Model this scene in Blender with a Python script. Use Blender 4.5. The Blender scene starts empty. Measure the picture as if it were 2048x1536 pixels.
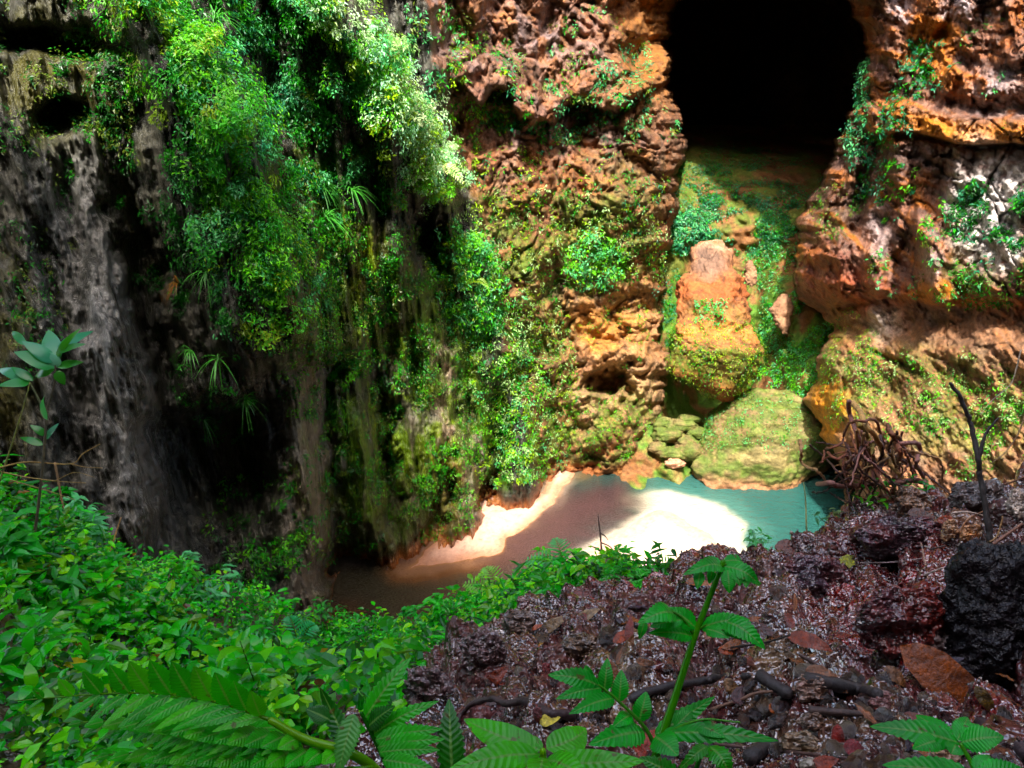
import bpy, math, random
import numpy as np
from mathutils import Vector, noise as mnoise
from mathutils.bvhtree import BVHTree
rng = np.random.RandomState(7); random.seed(7)
S = bpy.context.scene; COL = S.collection
PI = math.pi
# ------------------------------------------------------------------ camera, sky, sun, exposure
F = 1773.0; CX = 1024.0; CY = 768.0; H = 13.0
PITCH = math.radians(28.0); cp, sp = math.cos(PITCH), math.sin(PITCH)
cam_d = bpy.data.cameras.new('camera'); cam = bpy.data.objects.new('camera', cam_d); COL.objects.link(cam)
cam.location = (0, 0, H); cam.rotation_euler = (PI/2 - PITCH, 0, 0)
cam_d.sensor_width = 36.0; cam_d.lens = 36.0 * F / 2048.0; cam_d.clip_start = 0.02; cam_d.clip_end = 500
S.camera = cam
SUN_EL, SUN_AZ = math.radians(60), math.radians(188)     # azimuth from +Y towards +X
w = bpy.data.worlds.new('World'); S.world = w; w.use_nodes = True
nt = w.node_tree; bgn = nt.nodes['Background']
sky = nt.nodes.new('ShaderNodeTexSky'); sky.sky_type = 'NISHITA'; sky.sun_disc = False
sky.sun_elevation = SUN_EL; sky.sun_rotation = SUN_AZ; sky.air_density = 1.0; sky.dust_density = 4.0; sky.ozone_density = 0.3
nt.links.new(sky.outputs[0], bgn.inputs[0]); bgn.inputs[1].default_value = 0.15
sd = bpy.data.lights.new('sun', 'SUN'); sd.energy = 2.1; sd.angle = math.radians(2.5); sd.color = (1, .96, .88)
sun = bpy.data.objects.new('sun', sd); COL.objects.link(sun)
tosun = Vector((math.sin(SUN_AZ)*math.cos(SUN_EL), math.cos(SUN_AZ)*math.cos(SUN_EL), math.sin(SUN_EL)))
sun.rotation_euler = tosun.to_track_quat('Z', 'Y').to_euler(); sun.location = (0, 0, 40)
S.view_settings.view_transform = 'Standard'; S.view_settings.look = 'None'
S.view_settings.exposure = 2.6; S.view_settings.gamma = 1.0; S.view_settings.use_curve_mapping = False
S.render.engine = 'CYCLES'
S.cycles.max_bounces = 6; S.cycles.diffuse_bounces = 2; S.cycles.glossy_bounces = 2; S.cycles.transmission_bounces = 3
S.cycles.transparent_max_bounces = 4; S.cycles.use_denoising = True; S.cycles.caustics_reflective = False; S.cycles.caustics_refractive = False
S.cycles.sample_clamp_indirect = 4.0; S.cycles.sample_clamp_direct = 12.0

def pix(px, py, d):
    "world point that the photograph shows at pixel (px, py) at depth d in metres"
    px = np.asarray(px, float); py = np.asarray(py, float); d = np.asarray(d, float)
    u = (px-CX)/F; v = (CY-py)/F
    return np.stack([d*u, d*(cp+v*sp), H+d*(-sp+v*cp)], -1)
def topix(P):
    P = np.asarray(P, float); x = P[..., 0]; y = P[..., 1]; z = P[..., 2]-H
    d = y*cp - z*sp; d = np.where(d < .05, .05, d)
    return CX+F*x/d, CY-F*(y*sp+z*cp)/d
# ------------------------------------------------------------------ noise
_perm = rng.permutation(256).astype(np.int64); _perm = np.concatenate([_perm, _perm, _perm])
_g = rng.normal(size=(256, 3)); _g /= np.linalg.norm(_g, axis=1)[:, None]
def perlin(P):
    P = np.asarray(P, float); i = np.floor(P).astype(np.int64); f = P-i; i &= 255
    u = f*f*f*(f*(f*6-15)+10); r = 0
    for a in (0, 1):
        for b in (0, 1):
            for c in (0, 1):
                h = _perm[_perm[_perm[(i[..., 0]+a) & 255]+((i[..., 1]+b) & 255)]+((i[..., 2]+c) & 255)]
                g = _g[h]
                dt = g[..., 0]*(f[..., 0]-a)+g[..., 1]*(f[..., 1]-b)+g[..., 2]*(f[..., 2]-c)
                r = r+dt*(u[..., 0] if a else 1-u[..., 0])*(u[..., 1] if b else 1-u[..., 1])*(u[..., 2] if c else 1-u[..., 2])
    return r*1.6
def fbm(P, o=4, gain=.5, lac=2.03):
    r = 0; a = 1.0; q = np.asarray(P, float)
    for k in range(o):
        r = r+a*perlin(q+k*17.3); q = q*lac; a *= gain
    return r
def ridged(P, o=4, gain=.5):
    r = 0; a = 1.0; q = np.asarray(P, float)
    for k in range(o):
        r = r+a*(1-2*np.abs(perlin(q+k*9.1))); q = q*2.07; a *= gain
    return r
_jit = rng.rand(256, 3)
def worley(P):
    P = np.asarray(P, float); i = np.floor(P).astype(np.int64); f = P-i
    d1 = np.full(P.shape[:-1], 9.0); d2 = d1.copy(); idv = np.zeros(P.shape[:-1], np.int64)
    for a in (-1, 0, 1):
        for b in (-1, 0, 1):
            for c in (-1, 0, 1):
                h = _perm[_perm[_perm[(i[..., 0]+a) & 255]+((i[..., 1]+b) & 255)]+((i[..., 2]+c) & 255)]
                j = _jit[h]; dd = (j[..., 0]+a-f[..., 0])**2+(j[..., 1]+b-f[..., 1])**2+(j[..., 2]+c-f[..., 2])**2
                n = dd < d1; d2 = np.where(n, d1, np.minimum(d2, dd)); idv = np.where(n, h, idv); d1 = np.where(n, dd, d1)
    return np.sqrt(d1), np.sqrt(d2), idv/255.0
def sst(a, b, x):
    t = np.clip((x-a)/(b-a), 0, 1); return t*t*(3-2*t)
def seg_dist(px, py, pts):
    "distance to a polyline, parameter 0-1 along it and the signed side (positive = right of travel)"
    best = np.full(np.shape(px), 1e9); tt = np.zeros(np.shape(px)); side = np.zeros(np.shape(px)); n = len(pts)-1
    for k in range(n):
        (x0, y0), (x1, y1) = pts[k][:2], pts[k+1][:2]; dx, dy = x1-x0, y1-y0; L = dx*dx+dy*dy
        t = np.clip(((px-x0)*dx+(py-y0)*dy)/L, 0, 1)
        dd = np.hypot(px-x0-t*dx, py-y0-t*dy); m = dd < best
        cr = -(dx*(py-y0)-dy*(px-x0))
        best = np.where(m, dd, best); tt = np.where(m, (k+t)/n, tt); side = np.where(m, np.sign(cr), side)
    return best, tt, side
def inpoly(px, py, poly):
    c = np.zeros(np.shape(px), bool); n = len(poly)
    for k in range(n):
        x0, y0 = poly[k]; x1, y1 = poly[(k+1) % n]
        if y0 == y1: continue
        c ^= ((y0 > py) != (y1 > py)) & (px < (x1-x0)*(py-y0)/(y1-y0)+x0)
    return c
def sdpoly(px, py, poly):
    d = seg_dist(px, py, list(poly)+[poly[0]])[0]
    return np.where(inpoly(px, py, poly), d, -d)
SATUR = 1.22
# ------------------------------------------------------------------ mesh helpers
def mesh_np(name, V, Fq, col=None, uv=None, smooth=True, rough=None):
    V = np.ascontiguousarray(V, np.float32).reshape(-1, 3); Fq = np.ascontiguousarray(Fq, np.int32); k = Fq.shape[1]
    me = bpy.data.meshes.new(name); me.vertices.add(len(V)); me.vertices.foreach_set('co', V.ravel())
    me.loops.add(Fq.size); me.loops.foreach_set('vertex_index', Fq.ravel())
    me.polygons.add(len(Fq)); me.polygons.foreach_set('loop_start', np.arange(0, Fq.size, k, dtype=np.int32))
    me.polygons.foreach_set('loop_total', np.full(len(Fq), k, np.int32))
    me.polygons.foreach_set('use_smooth', np.full(len(Fq), smooth, bool))
    me.update(calc_edges=True)
    if col is not None:
        a = me.color_attributes.new('Col', 'FLOAT_COLOR', 'POINT')
        c = np.ones((len(V), 4), np.float32); q = np.asarray(col, float).reshape(-1, 3); q = np.broadcast_to(q, (len(V), 3)); lm = q@np.array([.3, .59, .11]); c[:, :3] = np.clip(lm[:, None]+(q-lm[:, None])*SATUR, .002, .9); a.data.foreach_set('color', c.ravel())
    if rough is not None:
        a = me.attributes.new('wet', 'FLOAT', 'POINT'); a.data.foreach_set('value', np.asarray(rough, np.float32).ravel())
    if uv is not None:
        u = me.uv_layers.new(name='UV'); u.data.foreach_set('uv', np.ascontiguousarray(np.asarray(uv, np.float32)[Fq.ravel()]).ravel())
    return me
def gridfaces(r, c, wrap=False):
    i = np.arange(r*c).reshape(r, c)
    if wrap: i = np.concatenate([i, i[:, :1]], 1)
    return np.stack([i[:-1, :-1], i[:-1, 1:], i[1:, 1:], i[1:, :-1]], -1).reshape(-1, 4)
def put(name, me, mat=None, parent=None, **props):
    o = bpy.data.objects.new(name, me); COL.objects.link(o)
    if mat and me and not me.materials: me.materials.append(mat)
    if parent: o.parent = parent
    for k, v in props.items():
        if v: o[k] = v
    return o
def empty(name, loc, label, cat, group=None):
    o = bpy.data.objects.new(name, None); COL.objects.link(o); o.location = loc; o.empty_display_size = .05
    o['label'] = label; o['category'] = cat
    if group: o['group'] = group
    return o
def gridnormals(P):
    gu = np.gradient(P, axis=1); gv = np.gradient(P, axis=0)
    n = np.cross(gu, gv); n /= np.linalg.norm(n, axis=-1)[..., None]+1e-9
    return n
def crom(pts, n):
    "smooth curve through points, n samples"
    P = np.asarray(pts, float); m = len(P)
    if m == 2: return P[0]+(P[1]-P[0])*np.linspace(0, 1, n)[:, None]
    Q = np.vstack([2*P[0]-P[1], P, 2*P[-1]-P[-2]]); t = np.linspace(0, m-1, n); k = np.minimum(t.astype(int), m-2); f = (t-k)[:, None]
    a, b, c, d = Q[k], Q[k+1], Q[k+2], Q[k+3]
    return .5*((2*b)+(-a+c)*f+(2*a-5*b+4*c-d)*f*f+(-a+3*b-3*c+d)*f**3)
def tube(pts, r0, r1, n=16, sides=6, jit=0, knots=0):
    P = crom(pts, n)
    if jit: P[1:-1] += rng.normal(size=(n-2, 3))*jit
    T = np.gradient(P, axis=0); T /= np.linalg.norm(T, axis=1)[:, None]+1e-9
    up = np.array([.13, .31, .94]); A = np.cross(T, up); A /= np.linalg.norm(A, axis=1)[:, None]+1e-9; B = np.cross(T, A)
    r = np.linspace(r0, r1, n)
    if knots: r = r*(1+knots*(rng.rand(n)-.4))
    a = np.linspace(0, 2*PI, sides, endpoint=False)
    V = P[:, None]+r[:, None, None]*(np.cos(a)[None, :, None]*A[:, None]+np.sin(a)[None, :, None]*B[:, None])
    V = V.reshape(-1, 3); Fc = gridfaces(n, sides, True)
    V = np.vstack([V, P[:1]-T[:1]*r0*.5, P[-1:]+T[-1:]*r1*.8]); nv = len(V)
    caps = [[nv-2, (k+1) % sides, k, k] for k in range(sides)]+[[nv-1, (n-1)*sides+k, (n-1)*sides+(k+1) % sides, (n-1)*sides+(k+1) % sides] for k in range(sides)]
    # caps as degenerate-free quads are awkward: use tris via splitting everything
    q = Fc; tri = np.vstack([q[:, [0, 1, 2]], q[:, [0, 2, 3]]]); cp_ = np.array([[c[0], c[1], c[2]] for c in caps])
    return V, np.vstack([tri, cp_])
def merge(parts):
    Vs, Fs, Cs, o = [], [], [], 0
    for p in parts:
        Vs.append(p[0]); Fs.append(p[1]+o); o += len(p[0])
        if len(p) > 2: Cs.append(np.broadcast_to(p[2], (len(p[0]), 3)))
    return (np.vstack(Vs), np.vstack(Fs), np.vstack(Cs)) if Cs else (np.vstack(Vs), np.vstack(Fs))
# ------------------------------------------------------------------ materials
def newmat(name):
    m = bpy.data.materials.new(name); m.use_nodes = True; n = m.node_tree; n.nodes.clear()
    out = n.nodes.new('ShaderNodeOutputMaterial'); b = n.nodes.new('ShaderNodeBsdfPrincipled'); n.links.new(b.outputs[0], out.inputs[0])
    return m, n, b, out
def L(n, a, b): n.links.new(a, b)
def nd(n, t, **kw):
    x = n.nodes.new('ShaderNode'+t)
    for k, v in kw.items():
        if k.startswith('i_'): x.inputs[k[2:].replace('_', ' ')].default_value = v
        else: setattr(x, k, v)
    return x
def rock_mat(name, scale=6, bump=.6, bdist=.05, var=.5, r0=.35, r1=.9, spec=.5, stretch=(1, 1, 1), grain=1.0, coat=0.0, det=(9., 6.), ior=1.7):
    m, n, b, out = newmat(name)
    at = nd(n, 'Attribute', attribute_name='Col'); tc = nd(n, 'TexCoord'); mp = nd(n, 'Mapping'); mp.inputs['Scale'].default_value = stretch
    L(n, tc.outputs['Object'], mp.inputs['Vector'])
    n1 = nd(n, 'TexNoise', i_Scale=scale, i_Detail=det[0], i_Roughness=.68); L(n, mp.outputs[0], n1.inputs['Vector'])
    n2 = nd(n, 'TexNoise', i_Scale=scale*5, i_Detail=det[1], i_Roughness=.7); L(n, mp.outputs[0], n2.inputs['Vector'])
    vo = nd(n, 'TexVoronoi', i_Scale=scale*2.2); vo.feature = 'F1'; L(n, mp.outputs[0], vo.inputs['Vector'])
    mr = nd(n, 'MapRange', i_From_Min=.3, i_From_Max=.7, i_To_Min=1-var, i_To_Max=1+var); L(n, n1.outputs[0], mr.inputs[0])
    mr2 = nd(n, 'MapRange', i_From_Min=.35, i_From_Max=.65, i_To_Min=1-var*.6, i_To_Max=1+var*.6); L(n, n2.outputs[0], mr2.inputs[0])
    mu = nd(n, 'Math', operation='MULTIPLY'); L(n, mr.outputs[0], mu.inputs[0]); L(n, mr2.outputs[0], mu.inputs[1])
    vm = nd(n, 'VectorMath', operation='SCALE'); L(n, at.outputs['Color'], vm.inputs[0]); L(n, mu.outputs[0], vm.inputs['Scale'])
    L(n, vm.outputs[0], b.inputs['Base Color'])
    w = nd(n, 'Attribute', attribute_name='wet')
    mw = nd(n, 'MapRange', i_To_Min=r1, i_To_Max=r0); L(n, w.outputs['Fac'], mw.inputs[0])
    ad = nd(n, 'Math', operation='MULTIPLY_ADD'); L(n, n2.outputs[0], ad.inputs[0]); ad.inputs[1].default_value = .25; L(n, mw.outputs[0], ad.inputs[2])
    sb = nd(n, 'Math', operation='SUBTRACT'); L(n, ad.outputs[0], sb.inputs[0]); sb.inputs[1].default_value = .12; sb.use_clamp = True
    L(n, sb.outputs[0], b.inputs['Roughness']); b.inputs['Specular IOR Level'].default_value = spec; cw = nd(n, 'Math', operation='MULTIPLY'); L(n, w.outputs['Fac'], cw.inputs[0]); cw.inputs[1].default_value = coat; cw.use_clamp = True; L(n, cw.outputs[0], b.inputs['Coat Weight']); b.inputs['Coat Roughness'].default_value = .06; b.inputs['Coat IOR'].default_value = ior
    h = nd(n, 'Math', operation='MULTIPLY_ADD'); L(n, n2.outputs[0], h.inputs[0]); h.inputs[1].default_value = .35*grain; L(n, n1.outputs[0], h.inputs[2])
    h2 = nd(n, 'Math', operation='MULTIPLY_ADD'); L(n, vo.outputs['Distance'], h2.inputs[0]); h2.inputs[1].default_value = -.35; L(n, h.outputs[0], h2.inputs[2])
    bp = nd(n, 'Bump', i_Strength=bump, i_Distance=bdist); L(n, h2.outputs[0], bp.inputs['Height']); L(n, bp.outputs[0], b.inputs['Normal']); L(n, bp.outputs[0], b.inputs['Coat Normal'])
    return m
def leaf_mat(name, rough=.4, trans=.35, spec=.5, vein=False, sat=1.0, bump=.0):
    m, n, b, out = newmat(name)
    at = nd(n, 'Attribute', attribute_name='Col'); col = at.outputs['Color']
    if vein:
        uv = nd(n, 'UVMap', uv_map='UV'); sx = nd(n, 'SeparateXYZ'); L(n, uv.outputs[0], sx.inputs[0])
        # u 0..1 along the blade, v -1..1 across it: midrib and slanted side veins
        ab = nd(n, 'Math', operation='ABSOLUTE'); L(n, sx.outputs['Y'], ab.inputs[0])
        ma = nd(n, 'Math', operation='MULTIPLY_ADD'); L(n, ab.outputs[0], ma.inputs[0]); ma.inputs[1].default_value = -.16; L(n, sx.outputs['X'], ma.inputs[2])
        ml = nd(n, 'Math', operation='MULTIPLY'); L(n, ma.outputs[0], ml.inputs[0]); ml.inputs[1].default_value = 75.0
        si = nd(n, 'Math', operation='SINE'); L(n, ml.outputs[0], si.inputs[0])
        rib = nd(n, 'MapRange', i_From_Min=.07, i_From_Max=.02, i_To_Min=0, i_To_Max=1); L(n, ab.outputs[0], rib.inputs[0])
        sv = nd(n, 'MapRange', i_From_Min=.86, i_From_Max=1.0, i_To_Min=0, i_To_Max=.12); L(n, si.outputs[0], sv.inputs[0])
        mx = nd(n, 'Math', operation='MAXIMUM'); L(n, rib.outputs[0], mx.inputs[0]); L(n, sv.outputs[0], mx.inputs[1])
        tc = nd(n, 'TexCoord'); nz = nd(n, 'TexNoise', i_Scale=30.0, i_Detail=6.0); L(n, tc.outputs['Object'], nz.inputs['Vector'])
        mr = nd(n, 'MapRange', i_From_Min=.3, i_From_Max=.7, i_To_Min=.7, i_To_Max=1.3); L(n, nz.outputs[0], mr.inputs[0])
        vs = nd(n, 'VectorMath', operation='SCALE'); L(n, col, vs.inputs[0]); L(n, mr.outputs[0], vs.inputs['Scale'])
        mc = nd(n, 'Mix'); mc.data_type = 'RGBA'; L(n, mx.outputs[0], mc.inputs[0]); L(n, vs.outputs[0], mc.inputs[6]); mc.inputs[7].default_value = (.16, .34, .07, 1)
        sc = nd(n, 'Math', operation='MULTIPLY'); sc.inputs[1].default_value = .7; L(n, mx.outputs[0], sc.inputs[0]); n.links.remove(mc.inputs[0].links[0]); L(n, sc.outputs[0], mc.inputs[0])
        col = mc.outputs[2]
        ns = nd(n, 'TexNoise', i_Scale=95.0, i_Detail=3.0); L(n, tc.outputs['Object'], ns.inputs['Vector'])
        sp2 = nd(n, 'MapRange', i_From_Min=.66, i_From_Max=.72, i_To_Min=0, i_To_Max=.8); L(n, ns.outputs[0], sp2.inputs[0])
        m3 = nd(n, 'Mix'); m3.data_type = 'RGBA'; L(n, sp2.outputs[0], m3.inputs[0]); L(n, col, m3.inputs[6]); m3.inputs[7].default_value = (.10, .06, .01, 1); col = m3.outputs[2]
        hs = nd(n, 'Math', operation='MULTIPLY_ADD'); L(n, si.outputs[0], hs.inputs[0]); hs.inputs[1].default_value = -.6; L(n, nz.outputs[0], hs.inputs[2])
        bp = nd(n, 'Bump', i_Strength=.25, i_Distance=.002); L(n, hs.outputs[0], bp.inputs['Height']); L(n, bp.outputs[0], b.inputs['Normal'])
    L(n, col, b.inputs['Base Color']); b.inputs['Roughness'].default_value = rough; b.inputs['Specular IOR Level'].default_value = spec
    tr = nd(n, 'BsdfTranslucent'); g = nd(n, 'VectorMath', operation='MULTIPLY'); L(n, col, g.inputs[0]); g.inputs[1].default_value = (1.5, 1.9, .5)
    L(n, g.outputs[0], tr.inputs[0])
    mix = nd(n, 'MixShader'); mix.inputs[0].default_value = trans; L(n, b.outputs[0], mix.inputs[1]); L(n, tr.outputs[0], mix.inputs[2]); L(n, mix.outputs[0], out.inputs[0])
    return m
M_WALL = rock_mat('cliff_rock', 3.2, 1.0, .12, .5, .28, .85, .5)
M_FLUTE = rock_mat('fluted_limestone', 5.0, 1.0, .09, .55, .25, .8, .5, stretch=(1.3, 1.3, .11))
M_MUD = rock_mat('wet_mud', 10, 1.0, .05, .6, .10, .4, .6, grain=1.2, coat=1.0, det=(3., 1.5), ior=1.85)
M_SHADE = rock_mat('hollow_shade_rock', 15, 1.0, .03, .5, .2, .5, .35, det=(3., 2.))  # near black, stands for the shade inside the right-edge hollow
M_STONE = rock_mat('wet_stone', 30, 1.0, .015, .6, .10, .5, .8, coat=1.0, det=(3., 2.), ior=1.9)
M_BOULD = rock_mat('boulder_rock', 3.0, .9, .09, .45, .35, .9, .4)
M_SAND = rock_mat('sand', 9, .5, .03, .18, .35, .9, .4)
M_SOIL = rock_mat('soil', 12, .9, .03, .5, .3, .9, .4)
M_LEAF = leaf_mat('leaf', .42, .32)
M_LEAFNEAR = leaf_mat('glossy_leaf', .2, .36, .3)
M_FERN = leaf_mat('fern_leaf', .36, .38, .35, vein=True)
M_WOOD = rock_mat('wet_wood', 40, .8, .004, .5, .2, .6, .6, stretch=(1, 1, .3), coat=.3)
M_DEAD = rock_mat('dead_leaf', 35, .8, .008, .6, .10, .4, .4, coat=.25)
# ================================================================== THE GORGE
C_ = lambda *a: np.array(a, float)
def curtain(px, py, plan, lean):
    "depth of a leaning rock curtain that stands on the plan polyline [(x, y), ...] given at water level"
    u = (px-CX)/F; v = (CY-py)/F; q = u/(cp+v*sp)
    pq = np.array([a/b for a, b in plan]); iy = np.array([1/b for a, b in plan])
    Y0 = 1/np.interp(q, pq, iy)
    return (Y0+lean*H)/((cp+v*sp)-lean*(-sp+v*cp))
def ridge(px, py, pts, wl, wr, amp):
    "relief of a rib along a polyline: wl/wr widths on either side, amp per vertex"
    d, t, s = seg_dist(px, py, pts); w = np.where(s > 0, wr, wl)
    a = np.interp(t, np.linspace(0, 1, len(amp)), amp)
    return a*np.exp(-(d/w)**2)
def spot(px, py, cx, cy, rx, ry, ang=0, k=2.0):
    c, s = math.cos(math.radians(ang)), math.sin(math.radians(ang)); x = px-cx; y = py-cy
    return np.exp(-(((x*c+y*s)/rx)**2+((-x*s+y*c)/ry)**2)**(k/2))
class Sheet: pass
def axis(segs):
    out = []
    for a, b, st in segs: out.append(np.arange(a, b, st))
    return np.concatenate(out)
def blend(col, m, c):
    return col*(1-m[..., None])+np.asarray(c)*m[..., None]

# ------------------------------------------------------------------ left cliff and back wall
rows = axis([(-1600, -300, 40), (-300, -20, 10), (-20, 1295, 2.7)]); cols_t = np.concatenate([np.linspace(-700, -20, 40, endpoint=False), np.arange(-20, 1500, 2.7)])
edge_pts = np.array([(-1600, 1560), (-150, 1600), (-60, 1560), (-30, 1450), (0, 1345), (60, 1325), (130, 1330), (200, 1333), (240, 1350), (275, 1362), (320, 1350), (400, 1346), (480, 1335), (560, 1318), (640, 1312), (700, 1330), (760, 1338), (830, 1322), (900, 1303), (960, 1296), (1300, 1290)], float)
er = np.interp(rows, edge_pts[:, 0], edge_pts[:, 1]) + 15*fbm(np.stack([rows*.021, rows*0, rows*0+3], -1), 5, .6)
base = -20+(cols_t[40:]+20)/(1520)*1.0
tt = (cols_t[40:]+20)/1520.0
PX = np.concatenate([np.broadcast_to(cols_t[:40], (len(rows), 40)), -20+tt[None, :]*(er[:, None]+20)], 1)
K = 26
PX = np.concatenate([PX, er[:, None]+np.linspace(.2, 4, K)[None, :]*3], 1)
PY = np.broadcast_to(rows[:, None], PX.shape).copy()
plan = [(-16, 2.5), (-9.2, 5.0), (-6.2, 9.5), (-3.36, 13.9), (-2.19, 15.7), (-0.3, 18.2), (.45, 18.4), (1.4, 19.6), (3.7, 20.0), (5.5, 20.4), (9, 21)]
lean = .10+.05*sst(700, 1000, PX)+.10*sst(500, 0, PX)
D = curtain(PX, PY, plan, lean)
R = np.zeros_like(D); Pz = pix(PX, PY, D); PX0, PY0 = PX, PY; wpn = fbm(Pz*1.2, 4); PX = PX0+wpn*26; PY = PY0+fbm(Pz*1.1+7, 4)*26
# buttresses: positive = towards the camera
R += ridge(PX, PY, [(120, -700), (250, -60), (390, 130), (470, 300), (545, 520), (600, 700)], 130, 75, [1.0, 1.5, 1.8, 2.0, 2.3, 2.2])*sst(760, 690, PY+.1*(PX-500))
R += ridge(PX, PY, [(560, -500), (660, -20), (760, 130), (835, 280), (872, 400)], 110, 42, [1.2, 1.6, 2.0, 2.0, 1.5])
R += ridge(PX, PY, [(825, 540), (880, 700), (930, 900), (960, 1060)], 90, 26, [.5, .9, 1.2, 1.1])
R += ridge(PX, PY, [(905, 430), (985, 600), (1040, 800), (1052, 1000)], 60, 62, [.3, .8, 1.2, 1.3])
R += ridge(PX, PY, [(560, 780), (600, 950), (620, 1240)], 50, 30, [.2, .9, 1.3])
R += ridge(PX, PY, [(700, 700), (730, 950), (740, 1120)], 50, 30, [.2, .6, .8])
R += ridge(PX, PY, [(180, 300), (240, 650), (270, 1050)], 80, 45, [.5, .9, .9])
R += ridge(PX, PY, [(20, 250), (60, 650), (110, 1000)], 60, 50, [.2, .6, .6])
# hollows
R -= 2.4*spot(PX, PY, 430, 920, 130, 170, 0, 3)*sst(760, 830, PY+.15*(PX-430))
R -= 1.6*spot(PX, PY, 300, 620, 42, 230, -14)
R -= 1.3*spot(PX, PY, 135, 235, 45, 40, 5, 4)
R -= 1.2*spot(PX, PY, 120, 75, 140, 28, 5, 3)
R -= 3.0*spot(PX, PY, 725, 1215, 62, 130, -10, 4)
R -= 1.6*spot(PX, PY, 862, 475, 26, 70, -8, 3)
R -= 1.2*spot(PX, PY, 985, 930, 12, 90, 6, 2)
R -= 1.0*spot(PX, PY, 780, 900, 14, 150, -3)
R -= .8*spot(PX, PY, 660, 820, 14, 200, -4)
R -= .8*spot(PX, PY, 880, 1000, 16, 120, 14)
R -= 2.6*sst(1215, 1300, PX)*sst(190, 90, PY)
# the back wall: alcove, ledges, boulder foot
R -= 1.6*spot(PX, PY, 1215, 760, 40, 24, -12, 5)+.9*spot(PX, PY, 1265, 790, 14, 30, -20, 3)
R += .7*spot(PX, PY, 1170, 800, 24, 42, 15, 3)
R += .9*spot(PX, PY, 1225, 850, 70, 70, 0, 3)+.5*spot(PX, PY, 1170, 900, 50, 50, 0, 3)
R += .7*spot(PX, PY, 1250, 330, 110, 240, 5, 4)
led = 205+26*np.sin(PX*.012+1)+14*np.sin(PX*.031)
back = sst(850, 930, PX-.25*(PY-200))
R += back*.55*(sst(led+3, led-8, PY)*sst(led-90, led-20, PY)); R -= back*.35*np.exp(-((PY-led-10)/9)**2)
led2 = 115+12*np.sin(PX*.02)
R += back*.4*sst(led2-10, led2+6, PY)*sst(led+40, led, PY)
led3 = 560+30*np.sin(PX*.015); R += back*.35*sst(led3+30, led3-60, PY)*sst(300, 420, PY)
led4 = 700+14*np.sin(PX*.03); R += back*.3*sst(led4-20, led4+20, PY)*sst(760, 735, PY)
PX, PY = PX0, PY0
P0 = pix(PX, PY, D)
left = 1-back
fl = P0*np.array([1.5, 1.5, .16]); flute = ridged(fl, 4, .6)*.30+fbm(P0*np.array([4.5, 4.5, .5]), 3)*.13
flute = flute*.85+ridged(P0*np.array([4.2, 4.2, .16])+8, 3, .6)*.075+ridged(P0*np.array([10, 10, .4])+2, 2)*.022
fl2 = ridged(P0*np.array([.6, .6, .09])+5, 2)*.38
R += (flute+fl2)*left*sst(-150, 100, PX+400)
big = fbm(P0*.45, 3)*.55; R += big*back*.8+big*left*.35
# strata and broken blocks on the back wall
w1 = P0+np.stack([fbm(P0*.8, 2), fbm(P0*.8+9, 2), fbm(P0*.8+19, 2)], -1)*.5
R += back*(.10*ridged(w1*np.array([.5, .5, 1.2]), 2)+.20*fbm(w1*np.array([1.2, 1.2, .8]), 4, .6)+.16*(1-worley(w1*np.array([1.3, 1.3, 1.1]))[0]*2))
R += fbm(P0*2.2+3, 4)*.12*(.25+.75*back)+(.5-worley(P0*3.3)[0])*.10*(.12+.88*back)
R -= 1.15*sst(560, 700, PX)*sst(1150, 1060, PX)*sst(500, 850, PY)
R += fbm(P0*9, 3)*(.03+.03*back)
wk = worley(w1*np.array([1.9, 1.9, 2.3])+4); ckk = worley(w1*np.array([.9, .9, 1.3])+2); R -= back*sst(.09, .0, ckk[1]-ckk[0])*.10
R += back*(np.clip((wk[1]-wk[0])*3, 0, 1)*.13+wk[2]*.14+fbm(P0*np.array([3.6, 3.6, 2.6]), 4, .6)*.085)
wrap = np.zeros_like(D); wrap[:, -K:] = (np.linspace(0, 1, K)**1.4)*9.0
round_e = 1.4*np.exp(-((er[:, None]-PX)/34))*(PX <= er[:, None]) + 1.4*(PX > er[:, None])
D1 = D-R+round_e*.8+wrap
# undulate the wrapped side too
P1 = pix(PX, PY, D1); nrm = -gridnormals(P1)
P1 = P1+nrm*(fbm(P1*1.7, 3)*.10)[..., None]*sst(1.0, 3.0, wrap+round_e)[..., None]
nz1 = fbm(P1*np.array([2, 2, .3]), 4); nz2 = fbm(P1*1.1+9, 4); nz3 = fbm(P1*4.5+20, 3); nzv = fbm(P1*np.array([5, 5, .16])+3, 4); nz5 = fbm(P1*11+5, 3)
wx = PX+nz2*26+nz3*8; wy = PY+fbm(P1*1.3+31, 3)*34
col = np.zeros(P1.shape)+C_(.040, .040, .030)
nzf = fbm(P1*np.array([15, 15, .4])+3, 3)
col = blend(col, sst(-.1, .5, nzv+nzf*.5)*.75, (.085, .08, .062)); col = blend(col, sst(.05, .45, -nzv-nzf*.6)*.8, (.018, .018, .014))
g1 = np.clip(spot(wx, wy, 235, 800, 90, 330, -8, 3)+spot(wx, wy, 170, 360, 110, 110, 0, 3)+spot(wx, wy, 60, 560, 80, 260, -10, 3)*.6, 0, 1)
col = blend(col, g1*.6*sst(-.9, .5, nz1+nzv), (.30, .295, .28))
g2 = np.clip(spot(wx, wy, 615, 1060, 50, 230, -4, 3)+.7*spot(wx, wy, 640, 830, 50, 130, -6, 3), 0, 1); col = blend(col, g2*.7, (.26, .22, .17))
g3 = np.clip(spot(wx, wy, 905, 800, 40, 260, -10, 3)+.6*spot(wx, wy, 800, 980, 60, 140, 0), 0, 1); col = blend(col, g3*.8, (.30, .22, .16))
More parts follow.
